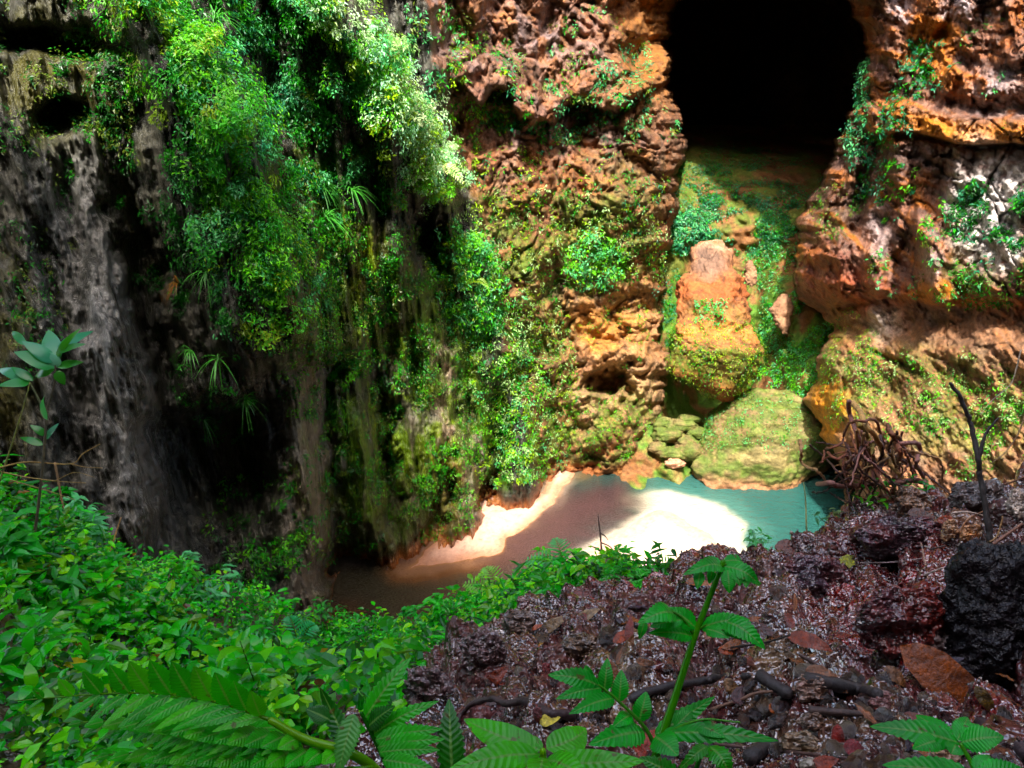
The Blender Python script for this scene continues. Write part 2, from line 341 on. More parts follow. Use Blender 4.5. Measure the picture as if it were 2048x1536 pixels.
br = np.clip(spot(wx, wy, 590, 560, 60, 200, -12, 3)+spot(wx, wy, 760, 600, 60, 150, -5, 3)+spot(wx, wy, 900, 960, 70, 130, 15, 3), 0, 1); col = blend(col, br*.65*sst(-.6, .5, nz1), (.15, .055, .015))
ol = np.clip(spot(wx, wy, 90, 180, 130, 170, 0, 3)+spot(wx, wy, 20, 700, 60, 300, 0, 3)+spot(wx, wy, 240, 300, 40, 250, -14, 3)+spot(wx, wy, 700, 1050, 90, 230, 0, 3), 0, 1)
col = blend(col, ol*.75*sst(-.4, .4, nz1+nz3*.5), (.07, .065, .012))
ms = np.clip(ridge(wx, wy, [(640, 330), (668, 560), (690, 800), (680, 960)], 22, 22, [1, 1, 1, .9])+.8*ridge(wx, wy, [(880, 560), (930, 760), (990, 960)], 26, 26, [1, 1, 1])+spot(wx, wy, 720, 950, 40, 120)*.8+spot(wx, wy, 830, 640, 90, 150, -20)*.7+ .6*spot(wx, wy, 820, 1010, 70, 120), 0, 1)
col = blend(col, ms*sst(-.75, .25, nz1+nz3*.4)*.95, (.06, .15, .008))
gr_ = np.clip(spot(wx, wy, 800, 760, 190, 280, -12, 4)+.8*spot(wx, wy, 640, 520, 110, 260, -8, 4), 0, 1); col = blend(col, gr_*sst(.0, .5, nzv*.6+nz2)*.85, (.07, .12, .014)); col = blend(col, gr_*sst(.2, .7, nz3+nz1)*.7, (.12, .18, .02))
# back wall colours
cb = np.zeros(P1.shape)+C_(.26, .12, .06)
stq = np.stack([P1[..., 0]*.4, P1[..., 1]*.4, (P1[..., 2]+fbm(P1*.6+60, 3)*.4)*2.4], -1); stb = fbm(stq, 4, .6)
cb = blend(cb, sst(-.3, .5, nz2), (.20, .085, .045)); cb = blend(cb, sst(.1, .5, -stb)*.7, (.085, .04, .022)); cb = blend(cb, sst(.2, .6, stb)*.5, (.36, .16, .06)); cb = blend(cb, sst(.05, .6, nz3)*.6, (.30, .20, .15))
up = np.clip(spot(wx, wy, 1020, 60, 240, 80, 8, 3)+.7*spot(wx, wy, 1100, 250, 220, 60, 6, 3), 0, 1); cb = blend(cb, up*.8*sst(-.5, .4, nz1), (.24, .185, .19))
cb = blend(cb, spot(wx, wy, 1090, 330, 200, 130, 0, 3)*.7*sst(-.5, .5, -nz1), (.20, .07, .028))
cb = blend(cb, spot(wx, wy, 1230, 640, 130, 110, 0, 3)*.85, (.46, .25, .12)); cb = blend(cb, spot(wx, wy, 1210, 650, 80, 45, 10, 3)*.6, (.55, .24, .06))
cb = blend(cb, spot(wx, wy, 1260, 780, 80, 70, 0, 3)*.8, (.50, .31, .18)); cb = blend(cb, spot(wx, wy, 1180, 800, 40, 60, 0, 3)*.8, (.52, .33, .20))
cb = blend(cb, spot(wx, wy, 1300, 80, 80, 160, 0, 4)*.85, (.26, .11, .03))
cb = blend(cb, np.clip(spot(wx, wy, 1190, 570, 9, 46, 4)+spot(wx, wy, 1150, 575, 8, 34, 0)+spot(wx, wy, 1115, 565, 12, 40, 0), 0, 1)*.8, (.07, .055, .05))
mo = np.clip(spot(wx, wy, 1130, 490, 230, 90, 8, 3)+.85*spot(wx, wy, 1080, 720, 70, 170, -8, 3)+spot(wx, wy, 1215, 870, 100, 90, 0, 4)+.8*spot(wx, wy, 1290, 860, 40, 110)+.7*spot(wx, wy, 1050, 930, 80, 120, 0, 3)+.4*spot(wx, wy, 1250, 400, 90, 120), 0, 1)
cb = blend(cb, mo*sst(-.5, .5, nz3+nz2*.5)*.85, (.13, .155, .03)); cb = blend(cb, mo*sst(-.1, .6, nz2+nz5*.5)*.6, (.09, .17, .02))
cb = blend(cb, sst(.55, 1.1, ridged(w1*np.array([.8, .8, 2.4]), 3))*.0, (.05, .03, .02))
cb = cb*.84; bm = sst(-.3, .3, (back-.5)*2+nz3*.3)
col = blend(col, bm, (0, 0, 0))+cb*bm[..., None]
ck = worley(w1*np.array([.9, .9, 1.3])+2); crk = sst(.06, .0, (ck[1]-ck[0])+.03*nz5)*bm*sst(.0, .4, nz2); col = blend(col, crk*.85, (.03, .015, .008)); col = blend(col, bm*sst(.1, .7, nz5*.6+fbm(P1*6, 3))*.35, (.10, .045, .025))
# orange tide line just above the water
zz = P1[..., 2]; col = blend(col, sst(.55, .05, zz)*.85, (.32, .12, .05))
wet1 = np.clip(.75*left+.25+.3*nz2, 0, 1)
S1 = Sheet(); S1.P = P1; S1.N = -gridnormals(P1); S1.PX = PX; S1.PY = PY; S1.back = back
f = gridfaces(*PX.shape); me_ = mesh_np('cliff_face', P1, f, col, rough=wet1); me_.materials.append(M_FLUTE); me_.materials.append(M_WALL)
me_.polygons.foreach_set('material_index', (back.ravel()[f[:, 0]] > .55).astype(np.int32))
put('cliff_face', me_, None, kind='structure', label='fluted grey limestone cliff and brown back wall with moss and creepers')

# ------------------------------------------------------------------ right-hand wall
rows = axis([(-1600, -300, 40), (-300, -20, 10), (-20, 1060, 2.7), (1060, 1500, 12)])
edge = np.array([(-1600, 1480), (-200, 1450), (-120, 1470), (-60, 1530), (-30, 1630), (0, 1703), (40, 1722), (90, 1738), (130, 1733), (200, 1718), (260, 1692), (330, 1668), (380, 1634), (430, 1608), (480, 1602), (560, 1592), (600, 1600), (632, 1650), (650, 1664), (690, 1652), (740, 1636), (800, 1616), (850, 1640), (870, 1640), (940, 1700), (1060, 1720)], float)
el = np.interp(rows, edge[:, 0], edge[:, 1])+13*fbm(np.stack([rows*.023, rows*0, rows*0+9], -1), 5, .6)
tc_ = np.concatenate([np.linspace(0, 1, 190), 1+np.linspace(.03, 1.6, 34)])
PXr = el[:, None]+tc_[None, :]*(2060-el[:, None])
K = 22; PXr = np.concatenate([(el[:, None]-np.linspace(4, .2, K)[None, :]*2.5), PXr], 1)
PYr = np.broadcast_to(rows[:, None], PXr.shape).copy()
planr = [(3.0, 22.5), (6.0, 20.5), (7.1, 19.0), (8.0, 16.0), (8.9, 13.0), (10.5, 9.0), (14, 5.0)]
Dr = curtain(PXr, PYr, planr, .12)
P0 = pix(PXr, PYr, Dr); Rr = np.zeros_like(Dr)
# strata: beds dip gently to the right in the picture
crack = 268+.105*(PXr-1790)+6*np.sin(PXr*.03)
Rr += .45*sst(crack+4, crack-6, PYr)*sst(crack-75, crack-40, PYr)-.35*np.exp(-((PYr-crack-5)/5)**2)*sst(1700, 1800, PXr)
Rr += .15*sst(crack-70, crack-110, PYr)-.2
bed2 = 585+.07*(PXr-1700)+10*np.sin(PXr*.021)
Rr += .10*sst(bed2+14, bed2-10, PYr)*sst(380, 520, PYr); Rr += .8*sst(600, 820, PYr)*sst(2000, 1700, PXr)+.6*sst(650, 950, PYr)
Rr += .9*ridge(PXr, PYr, [(1840, 440), (1870, 540), (1880, 600)], 22, 24, [.5, 1, 1])*sst(622, 600, PYr)
Rr += .6*ridge(PXr, PYr, [(1760, 470), (1752, 540), (1760, 600)], 24, 22, [.6, .9, .6])
Rr += .5*ridge(PXr, PYr, [(1700, 330), (1680, 420), (1655, 500)], 34, 34, [.7, 1, 1])
Rr += .4*spot(PXr, PYr, 1645, 540, 55, 75, 20, 4)
Rr += .35*ridge(PXr, PYr, [(1790, 290), (1810, 400), (1800, 470)], 18, 18, [1, .8, .4])+.3*ridge(PXr, PYr, [(1925, 300), (1905, 400), (1895, 500)], 16, 16, [1, 1, .7])
Rr -= .5*spot(PXr, PYr, 1725, 370, 18, 50, 10); Rr -= .4*spot(PXr, PYr, 1700, 610, 60, 10, -10); Rr -= .45*spot(PXr, PYr, 1790, 723, 60, 8, 22)
Rr += .4*sst(800, 700, PYr)*sst(640, 700, PYr)
vert = sst(620, 560, PYr)
dipn = fbm(P0*.7+60, 3); strq = np.stack([P0[..., 0]*.35, P0[..., 1]*.35, (P0[..., 2]+.22*P0[..., 0]-.1*P0[..., 1]+dipn*.25)*3.2], -1); strat = fbm(strq, 4, .6); Rr += strat*.085
w1 = P0+fbm(P0*.6, 2)[..., None]*.6
Rr += vert*.16*ridged(P0*np.array([1.3, 1.3, .35]), 3)+.13*ridged(w1*np.array([.5, .5, 1.5]), 3)*(.3+.7*vert)
Rr += (.5-worley(w1*np.array([1.0, 1.0, 1.5]))[0])*.35*(.3+.7*vert)+fbm(P0*.5, 3)*.3+fbm(P0*2.4, 4, .6)*.14+fbm(P0*9, 3)*.035
w8 = P0+np.stack([fbm(P0*.9, 2), fbm(P0*.9+9, 2), fbm(P0*.9+19, 2)], -1)*.35; wk = worley(w8*np.array([.9, .9, 1.5])+1); wk2 = worley(w8*np.array([2.6, 2.6, 3.2])+6)
cm_ = sst(.0, .4, fbm(P0*.8+40, 2)); Rr += wk[2]*.26*(.35+.65*vert)+wk2[2]*.08*(.3+.7*vert)-.12*sst(.10, 0, wk[1]-wk[0])*cm_*(.3+.7*vert)
wrap = np.zeros_like(Dr); wrap[:, :K] = (np.linspace(1, 0, K)**1.4)*8.0
e_ = np.where(PXr >= el[:, None], np.exp(-((PXr-el[:, None])/32)), 1.0)*1.1
Dr1 = Dr-Rr+e_+wrap
P2 = pix(PXr, PYr, Dr1); nz1 = fbm(P2*np.array([2, 2, .5]), 4); nz2 = fbm(P2*1.2+9, 4); nz3 = fbm(P2*4.5+20, 3); nz5 = fbm(P2*11+5, 3)
wx = PXr+nz2*24+nz3*8; wy = PYr+fbm(P2*1.3+31, 3)*24
c = np.zeros(P2.shape)+C_(.21, .10, .065)
c = blend(c, sst(-.1, .5, nz2)*.7, (.115, .065, .055)); c = blend(c, sst(.0, .6, nz3)*.55, (.32, .21, .16)); c = blend(c, sst(.1, .5, nz1)*.6, (.38, .13, .035))
c = blend(c, sst(.15, .5, strat)*.65, (.40, .14, .03)); c = blend(c, sst(.15, .5, -strat)*.75, (.065, .035, .028))
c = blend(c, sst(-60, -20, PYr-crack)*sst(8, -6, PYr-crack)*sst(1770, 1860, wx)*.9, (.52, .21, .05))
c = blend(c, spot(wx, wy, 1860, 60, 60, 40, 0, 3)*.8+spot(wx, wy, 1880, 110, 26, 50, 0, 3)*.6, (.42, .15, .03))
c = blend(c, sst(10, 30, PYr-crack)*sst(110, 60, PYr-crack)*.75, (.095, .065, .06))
c = blend(c, np.clip(spot(wx, wy, 1965, 410, 72, 125, -12, 5)+spot(wx, wy, 2030, 370, 40, 60, 0, 3)+spot(wx, wy, 1990, 510, 60, 25, 0, 3)*.8, 0, 1)*sst(-1.0, .1, nz3+nz1*.6), (.66, .61, .58))
c = blend(c, np.clip(spot(wx, wy, 1800, 10, 22, 34, -30, 3)+spot(wx, wy, 1935, 20, 60, 20, 10, 3)*.7+spot(wx, wy, 2000, 180, 60, 40, 10, 3)*.5, 0, 1)*sst(-.5, .2, nz3), (.6, .55, .58))
c = blend(c, np.clip(spot(wx, wy, 1755, 480, 20, 60, 10, 3)+spot(wx, wy, 1865, 530, 20, 60, 0, 3), 0, 1)*.7, (.42, .33, .32))
c = blend(c, spot(wx, wy, 1650, 550, 60, 80, 0, 4)*.6, (.17, .055, .04)); c = blend(c, spot(wx, wy, 1750, 590, 120, 40, 5, 3)*.75, (.30, .075, .035)); c = blend(c, spot(wx, wy, 1860, 590, 60, 24, 5, 3)*.8, (.48, .17, .03)); c = blend(c, spot(wx, wy, 1960, 600, 90, 20, 5, 3)*.7, (.42, .16, .04))
low = sst(600, 640, wy); c = blend(c, low*.6, (.31, .165, .09)); c = blend(c, low*sst(.1, .6, nz2)*.6, (.34, .22, .15)); c = blend(c, low*sst(.0, .5, nz1)*.5, (.16, .075, .04))
c = blend(c, spot(wx, wy, 1765, 635, 26, 40, 10, 3)*.8, (.62, .52, .46))
c = blend(c, spot(wx, wy, 1660, 825, 52, 60, 10, 4)*.95, (.58, .24, .04))
mo = np.clip(spot(wx, wy, 1860, 800, 210, 100, 12, 3)+.8*spot(wx, wy, 1990, 850, 120, 110, 0, 3)+.6*spot(wx, wy, 1700, 730, 70, 100, 0, 3)+.8*spot(wx, wy, 1980, 530, 110, 50, 0, 3)+.4*spot(wx, wy, 1660, 450, 40, 40), 0, 1)
c = blend(c, mo*sst(-.4, .6, nz3+nz2*.6)*.75, (.24, .21, .06)); c = blend(c, mo*sst(0, .6, nz5+nz1*.6)*.5, (.10, .17, .025))
c = blend(c, sst(.05, 0, wk[1]-wk[0])*.7*cm_*(.2+.8*vert), (.04, .02, .014)); c = blend(c, sst(.1, .7, nz5*.7+nz3*.6)*.4, (.09, .045, .03))
c = c*.82
S2 = Sheet(); S2.P = P2; S2.N = -gridnormals(P2); S2.PX = PXr; S2.PY = PYr
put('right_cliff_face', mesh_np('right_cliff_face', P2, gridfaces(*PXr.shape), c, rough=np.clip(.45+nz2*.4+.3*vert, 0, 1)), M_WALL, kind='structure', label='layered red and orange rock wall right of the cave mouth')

# ------------------------------------------------------------------ scree chute running up into the cave
rows = axis([(250, 1010, 3)]); cols = axis([(1230, 1790, 3.2)])
PXm, PYm = np.meshgrid(cols, rows)
Dm = np.interp(PYm, [250, 330, 380, 480, 560, 650, 800, 870, 925, 960, 1010], [33, 27.6, 26.3, 25.2, 24.9, 24.7, 24.2, 23.9, 23.6, 23.35, 22.9])
Dm += .8*np.exp(-((PXm-1420)/60)**2)*sst(780, 840, PYm)*sst(900, 850, PYm)
Dm -= 1.0*sst(1500, 1600, PXm)*sst(500, 640, PYm)*sst(900, 820, PYm); Dm += 1.0*np.exp(-((PXm-1425)/110)**4)*sst(440, 520, PYm)*sst(820, 740, PYm)
Dm -= 1.3*sst(1540, 1700, PXm)*sst(330, 700, PYm)*sst(930, 840, PYm)+.4*sst(1420, 1330, PXm)
Dm += 2.0*np.exp(-((PXm-1425)/75)**4)*sst(680, 740, PYm)*sst(860, 805, PYm)
P0 = pix(PXm, PYm, Dm); Dm = Dm-fbm(P0*.7, 4)*.5-(.5-worley(P0*1.5)[0])*.10-(.5-worley(P0*3.6)[0])*.12-fbm(P0*6, 3)*.04
P3 = pix(PXm, PYm, Dm); nz1 = fbm(P3*.9, 4); nz2 = fbm(P3*3+9, 4)
c = np.zeros(P3.shape)+C_(.17, .08, .035); c = blend(c, sst(-.2, .4, nz2)*.6, (.09, .05, .022))
gm = np.clip(sst(520, 640, PYm)*.6+.65, 0, 1); c = blend(c, gm*sst(-.5, .3, nz1+nz2*.5), (.07, .14, .025)); c = blend(c, sst(.1, .6, nz1)*sst(820, 870, PYm)*.7, (.30, .18, .09))
S3 = Sheet(); S3.P = P3; S3.N = -gridnormals(P3); S3.PX = PXm; S3.PY = PYm
put('scree_slope', mesh_np('scree_slope', P3, gridfaces(*PXm.shape), c, rough=np.full(PXm.shape, .3)), M_SOIL, kind='structure', label='mossy earth slope rising into the dark cave')
# cave passage behind the mouth
nr, na = 60, 72; vv = []
for k in range(nr):
    t = k/(nr-1); y = 24.6+24*t; r = (4.6+2.2*math.sin(t*3.1))*(1 if t < .93 else (1-t)/.07*.98+.02)
    for j in range(na):
        a = 2*PI*j/na; vv.append((5.6+.6*t+math.cos(a)*r*1.15, y, 8.4-.4*t+math.sin(a)*r*1.1))
Vc = np.array(vv); Nn = Vc-np.array([5.9, 0, 8.2]); Nn[:, 1] = 0; Nn /= np.linalg.norm(Nn, axis=1)[:, None]+1e-6
Vc = Vc+Nn*(fbm(Vc*.35, 4)*1.1)[:, None]
put('cave_passage', mesh_np('cave_passage', Vc, gridfaces(nr, na, True), np.zeros(Vc.shape)+C_(.13, .07, .035), rough=np.full(len(Vc), .5)), M_WALL, kind='structure', label='dark cave passage')

# ------------------------------------------------------------------ pool and sand
def w2(px, py):   # pixel -> water plane
    d = H/(sp+(np.asarray(py, float)-CY)/F*cp); p = pix(px, py, d); return p[..., 0], p[..., 1]
bar1 = [(812, 1140), (850, 1100), (905, 1060), (955, 985), (985, 975), (1003, 1000), (1050, 1004), (1090, 985), (1100, 940), (1120, 925), (1150, 950), (1122, 975), (1108, 1000), (1084, 1030), (1048, 1056), (1022, 1078), (1000, 1100), (940, 1118), (880, 1130)]
bar2 = [(1040, 1300), (1115, 1150), (1150, 1118), (1210, 1078), (1250, 1056), (1280, 1034), (1320, 1015), (1372, 1036), (1415, 1070), (1450, 1100), (1500, 1130), (1500, 1300)]
pw1 = list(zip(*[a.tolist() for a in w2(*np.array(bar1, float).T)])); pw2 = list(zip(*[a.tolist() for a in w2(*np.array(bar2, float).T)]))
gx, gy = np.meshgrid(np.arange(-5.5, 12.5, .055), np.arange(10, 22, .055))
G0 = np.stack([gx, gy, gx*0], -1); wob = fbm(G0*1.1, 3)*.16+fbm(G0*5, 2)*.03
s1 = sdpoly(gx, gy, pw1)+wob; s2 = sdpoly(gx, gy, pw2)+wob
sdm = np.maximum(s1, s2)
sub = np.maximum(sdpoly(gx, gy, list(zip(*[a.tolist() for a in w2(np.array([1250, 1330, 1430, 1475, 1480, 1400]), np.array([1000, 985, 1010, 1050, 1110, 1100]))])))+wob, sdm)
zb = np.clip(sdm*.22, -.5, .16)+fbm(G0*3, 3)*.012*sst(-.2, .2, sdm)
zb += (.5-worley(G0*14)[0])*.02*sst(0, .1, sdm)
sc = np.zeros(G0.shape)+C_(.52, .34, .26); sc = blend(sc, sst(.35, .02, sdm)*.75*sst(.1, -.3, s2), (.34, .15, .085)); sc = blend(sc, sst(0, .5, fbm(G0*7, 3))*.25, (.40, .24, .18)); sc = blend(sc, sst(.3, .8, s2)*.5, (.74, .66, .55))
sc = blend(sc, sst(.2, .6, fbm(G0*16+50, 2))*.4, (.12, .07, .05))
sc = blend(sc, sst(-.5, -1.6, gx)*.45*sst(0, .1, s1), (.30, .16, .12))  # left part of the sand painted darker for the shade there
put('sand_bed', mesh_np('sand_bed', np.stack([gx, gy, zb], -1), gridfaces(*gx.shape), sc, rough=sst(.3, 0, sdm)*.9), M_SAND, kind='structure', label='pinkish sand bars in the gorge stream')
# water colour: silt over shallows, teal where deep
tx, ty = topix(G0)
wc = np.zeros(G0.shape)+C_(.022, .068, .06)
wn = fbm(G0*np.array([.9, .9, 1])+4, 3)
lf = sst(1180, 900, tx+wn*60); wc = blend(wc, lf*.95, (.035, .026, .012)); wc = blend(wc, sst(760, 700, tx)*.5*sst(1180, 1230, ty), (.10, .04, .015))  # brown water, painted darker on the left for the shade by the cliff
wc = blend(wc, sst(-1.1, .0, sub)*.7*sst(1150, 1300, tx), (.07, .15, .125)); wc = blend(wc, sst(-.35, .0, sub)*.9, (.42, .38, .30)); wc = blend(wc, sst(-.75, -.05, s1)*.8*sst(1180, 1000, tx), (.22, .09, .035)); wc = blend(wc, sst(-.12, 0, sdm)*.5*sst(-.1, -.4, s2), (.4, .2, .10)); wc = blend(wc, sst(-.3, 0, s2)*.85, (.46, .40, .33))
st = np.clip(ridge(tx, ty, [(1230, 985), (1160, 1020), (1090, 1085), (1020, 1110)], 46, 46, [1, 1, 1, .8])+.15*spot(tx, ty, 1180, 970, 70, 24, -8), 0, 1)*sst(.02, -.08, sdm); wc = blend(wc, st*.92, (.075, .042, .045))
wc = blend(wc, sst(1340, 1240, tx)*sst(985, 1015, ty+wn*10)*sst(1150, 1085, ty+wn*20)*sst(.02, -.08, sdm)*.85*(.8+.4*fbm(G0*np.array([1.2, 3.0, 1]), 3))*sst(0, -.3, s2), (.085, .05, .052))
wc = blend(wc, sst(985, 955, ty+wn*12)*sst(1110, 1180, tx)*.8, (.03, .075, .065)); wc = blend(wc, spot(tx+wn*20, ty, 1165, 950, 40, 12, -10)*.6, (.20, .12, .05))
m, n, b, out = newmat('pool_water'); at = nd(n, 'Attribute', attribute_name='Col'); L(n, at.outputs['Color'], b.inputs['Base Color'])
b.inputs['Roughness'].default_value = .06; b.inputs['IOR'].default_value = 1.33; b.inputs['Specular IOR Level'].default_value = .6
tcn = nd(n, 'TexCoord'); mp = nd(n, 'Mapping'); mp.inputs['Rotation'].default_value = (0, 0, .6); mp.inputs['Scale'].default_value = (1, 2.2, 1); L(n, tcn.outputs['Object'], mp.inputs[0])
a1 = nd(n, 'TexNoise', i_Scale=3.5, i_Detail=4.0); L(n, mp.outputs[0], a1.inputs['Vector']); a2 = nd(n, 'TexNoise', i_Scale=16.0, i_Detail=3.0); L(n, mp.outputs[0], a2.inputs['Vector'])
ww = nd(n, 'Attribute', attribute_name='wet'); mm = nd(n, 'Math', operation='MULTIPLY'); L(n, a2.outputs[0], mm.inputs[0]); L(n, ww.outputs['Fac'], mm.inputs[1])
aa = nd(n, 'Math', operation='MULTIPLY_ADD'); L(n, a1.outputs[0], aa.inputs[0]); aa.inputs[1].default_value = .35; L(n, mm.outputs[0], aa.inputs[2])
bp = nd(n, 'Bump', i_Strength=1.0, i_Distance=.14); L(n, aa.outputs[0], bp.inputs['Height']); L(n, bp.outputs[0], b.inputs['Normal'])
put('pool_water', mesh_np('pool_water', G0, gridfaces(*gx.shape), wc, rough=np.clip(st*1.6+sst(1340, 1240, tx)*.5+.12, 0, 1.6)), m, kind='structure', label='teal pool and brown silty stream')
# ================================================================== NEAR GROUND
ctrl = [  # px, py, depth
 (-300, 1000, 3.2), (0, 1010, 4.0), (120, 1040, 4.8), (230, 1150, 6.0), (360, 1210, 7.2), (540, 1315, 8.8), (640, 1340, 9.2), (730, 1335, 9.3), (850, 1290, 8.2), (950, 1235, 7.0), (1100, 1180, 5.8), (1250, 1158, 5.0), (1400, 1170, 4.2), (1470, 1146, 3.7), (1600, 1128, 3.45), (1690, 1084, 3.3), (1800, 1050, 3.2), (1900, 1008, 3.0), (2048, 972, 2.8), (2300, 940, 2.5),
 (2048, 1100, 2.35), (1850, 1125, 2.6), (1650, 1170, 2.8), (1450, 1205, 3.0), (1250, 1200, 3.8), (1050, 1250, 4.2), (900, 1330, 4.0), (780, 1400, 3.4),
 (1024, 1536, 1.35), (500, 1536, 1.6), (0, 1536, 1.7), (-300, 1500, 1.6), (2048, 1536, 1.1), (1500, 1536, 1.2), (1500, 1380, 1.7), (1900, 1400, 1.45), (2300, 1300, 1.3),
 (1024, 1380, 2.2), (1200, 1330, 2.3), (1500, 1270, 2.2), (1850, 1270, 1.85), (650, 1430, 2.8), (600, 1370, 5.0), (420, 1290, 5.6), (300, 1200, 4.8), (100, 1180, 3.6), (300, 1380, 3.0), (100, 1350, 2.6), (-250, 1250, 2.4), (820, 1340, 5.6), (700, 1375, 6.0)]
cpt = pix(*np.array(ctrl, float).T)
# beyond the rim the bank falls steeply to the pool
rim = [(-200, 990, 4.0), (0, 1010, 4.0), (230, 1130, 6.0), (540, 1315, 8.8), (730, 1335, 9.3), (950, 1235, 7.0), (1250, 1158, 5.0), (1470, 1146, 3.7), (1690, 1084, 3.3), (1900, 1008, 3.0), (2048, 972, 2.8), (2400, 930, 2.5)]
ex = []
for q in rim:
    p = pix(*q); r_ = math.hypot(p[0], p[1])
    ux, uy = p[0]/r_, p[1]/r_
    for k, dz in ((.5, -.75), (1.2, -2.1), (2.4, -4.2), (4.0, -7.0)): ex.append((p[0]+ux*k, p[1]+uy*k, max(p[2]+dz*(1.0 if q[0] > 1300 or q[0] < 200 else .8), -1.0)))
ex += [(0, .3, 12.3), (1.5, .3, 12.4), (-1.5, .3, 12.1), (0, -1, 12.6), (2, -1, 12.9), (-3, -1, 12.3), (4, 1, 12.6), (-4, 1.5, 11.6), (5, 3, 12.2)]
cpt = np.vstack([cpt, np.array(ex)])
def tps_fit(X, z, lam=.02):
    n = len(X); r = np.linalg.norm(X[:, None]-X[None], axis=2); Kk = np.where(r > 0, r*r*np.log(r+1e-12), 0)+lam*np.eye(n)
    Pm = np.hstack([np.ones((n, 1)), X]); A = np.zeros((n+3, n+3)); A[:n, :n] = Kk; A[:n, n:] = Pm; A[n:, :n] = Pm.T
    return np.linalg.solve(A, np.concatenate([z, np.zeros(3)]))
tw = tps_fit(cpt[:, :2], cpt[:, 2])
def gz0(x, y):
    out = tw[-3]+tw[-2]*x+tw[-1]*y
    for k, c0 in enumerate(cpt):
        r2 = (x-c0[0])**2+(y-c0[1])**2; out = out+tw[k]*.5*r2*np.log(r2+1e-12)
    return out
az = np.radians(np.concatenate([np.linspace(-100, -37, 40, endpoint=False), np.linspace(-37, 37, 720), np.linspace(37, 100, 41)[1:]]))
rr = np.concatenate([np.exp(np.linspace(math.log(.35), math.log(4.6), 470, endpoint=False)), np.exp(np.linspace(math.log(4.6), math.log(14), 110))])
A_, R_ = np.meshgrid(az, rr); X = R_*np.sin(A_); Y = R_*np.cos(A_)
Z = np.maximum(gz0(X, Y), -1.2)
G = np.stack([X, Y, Z], -1); gpx, gpy = topix(G)
# mud bank on the right, leafy slope on the left
bd, bt, bs = seg_dist(gpx, gpy, [(1300, 1100), (1180, 1150), (1000, 1250), (900, 1330), (760, 1440), (690, 1560)])
mudm = sst(-30, 30, np.where(bs > 0, -bd, bd)*-1*-1) if False else None
cross = np.interp(gpy, [1000, 1100, 1150, 1200, 1250, 1330, 1440, 1560, 1800], [1560, 1455, 1350, 1170, 1030, 920, 780, 700, 600])
mud = sst(-40, 40, gpx-cross+fbm(G*2, 2)*50)
# farther ground past the rim on the right stays rock
Pn = G.copy(); wq = Pn+fbm(Pn*5, 2)[..., None]*.05
lum1 = np.clip(.62-worley(wq*2.6)[0], -.2, 1)*.25
w5 = worley(wq*8.5+3); lum2 = np.clip(.55-w5[0], -.22, .3)*.20
w6 = worley(wq*26+7); lum3 = np.clip(.6-w6[0], -.1, 1)*.032
fine = fbm(Pn*60, 3)*.005+fbm(Pn*14, 4)*.02
hh = mud*(lum1+lum2+lum3+fine)+(1-mud)*(fbm(Pn*1.3, 3)*.12+lum2*.4)
# a hollow under the black rock that stands for shade, and an upper terrace
hh -= mud*.16*spot(gpx, gpy, 1960, 1290, 130, 75, 0, 3)+mud*.07*spot(gpx, gpy, 1680, 1240, 100, 26, 0, 2)
hh += mud*.07*spot(gpx, gpy, 1100, 1290, 130, 50, -30, 2)
Ng = gridnormals(G); Ng = Ng*np.sign(Ng[..., 2:3])
G = G+Ng*hh[..., None]*np.clip(R_/1.2, .35, 1)[..., None]
nzA = fbm(G*2.5, 4); nzB = fbm(G*11+3, 4); nzC = fbm(G*40+8, 3)
c = np.zeros(G.shape)+C_(.065, .018, .017); c = blend(c, sst(-.1, .5, nzB)*.7, (.02, .008, .012)); c = blend(c, sst(.0, .6, nzC)*.40, (.11, .045, .032))
red = np.clip(spot(gpx, gpy, 1800, 1200, 190, 120, 10, 3)+.8*spot(gpx, gpy, 1350, 1190, 150, 50, -20, 3)+.7*spot(gpx, gpy, 1680, 1300, 200, 40, 10, 3)+.6*spot(gpx, gpy, 2000, 1420, 90, 60, 0, 3), 0, 1)
c = blend(c, red*sst(-.5, .35, nzA+nzB*.5)*.9, (.17, .014, .012))
tan = np.clip(spot(gpx, gpy, 1500, 1480, 420, 110, 0, 3)+.5*spot(gpx, gpy, 1130, 1420, 150, 120), 0, 1); c = blend(c, tan*sst(-.4, .5, nzB)*.75, (.15, .095, .055))
c = blend(c, spot(gpx, gpy, 1560, 1270, 80, 60, 0)*.5, (.08, .05, .035))
c = blend(c, np.clip(spot(gpx, gpy, 1900, 1050, 80, 30, 0), 0, 1)*.6*sst(-.2, .4, nzB), (.45, .26, .15))
soil = np.zeros(G.shape)+C_(.05, .035, .02); c = c*mud[..., None]+soil*(1-mud[..., None])
c = blend(c, (1-mud)*spot(gpx, gpy, 720, 1400, 130, 50, -10)*.7, (.10, .04, .025))
c = blend(c, sst(7, 4, G[..., 2])*.6, (.14, .08, .04))
SG = Sheet(); SG.P = G; SG.N = Ng; SG.PX, SG.PY = topix(G); SG.mud = mud
ground = put('muddy_ground', mesh_np('muddy_ground', G, gridfaces(*X.shape), c, rough=np.clip(mud*(.62+.75*nzA+.5*nzB+.4*red), 0, 1)), M_MUD, kind='structure', label='wet purple brown mud bank and leafy slope above the gorge')
kk = 3; sub_ = G[::kk, ::kk]; bv = BVHTree.FromPolygons([Vector(p) for p in sub_.reshape(-1, 3).tolist()], gridfaces(*sub_.shape[:2]).tolist())
def hit(px, py):
    "point and normal of the near ground that the photograph shows at this pixel"
    o = Vector((0, 0, H)); d = Vector(pix(px, py, 1.0).tolist())-o
    r = bv.ray_cast(o, d.normalized())
    if r[0] is None: return None, None
    n_ = r[1] if r[1].z > 0 else -r[1]
    return np.array(r[0]), np.array(n_)
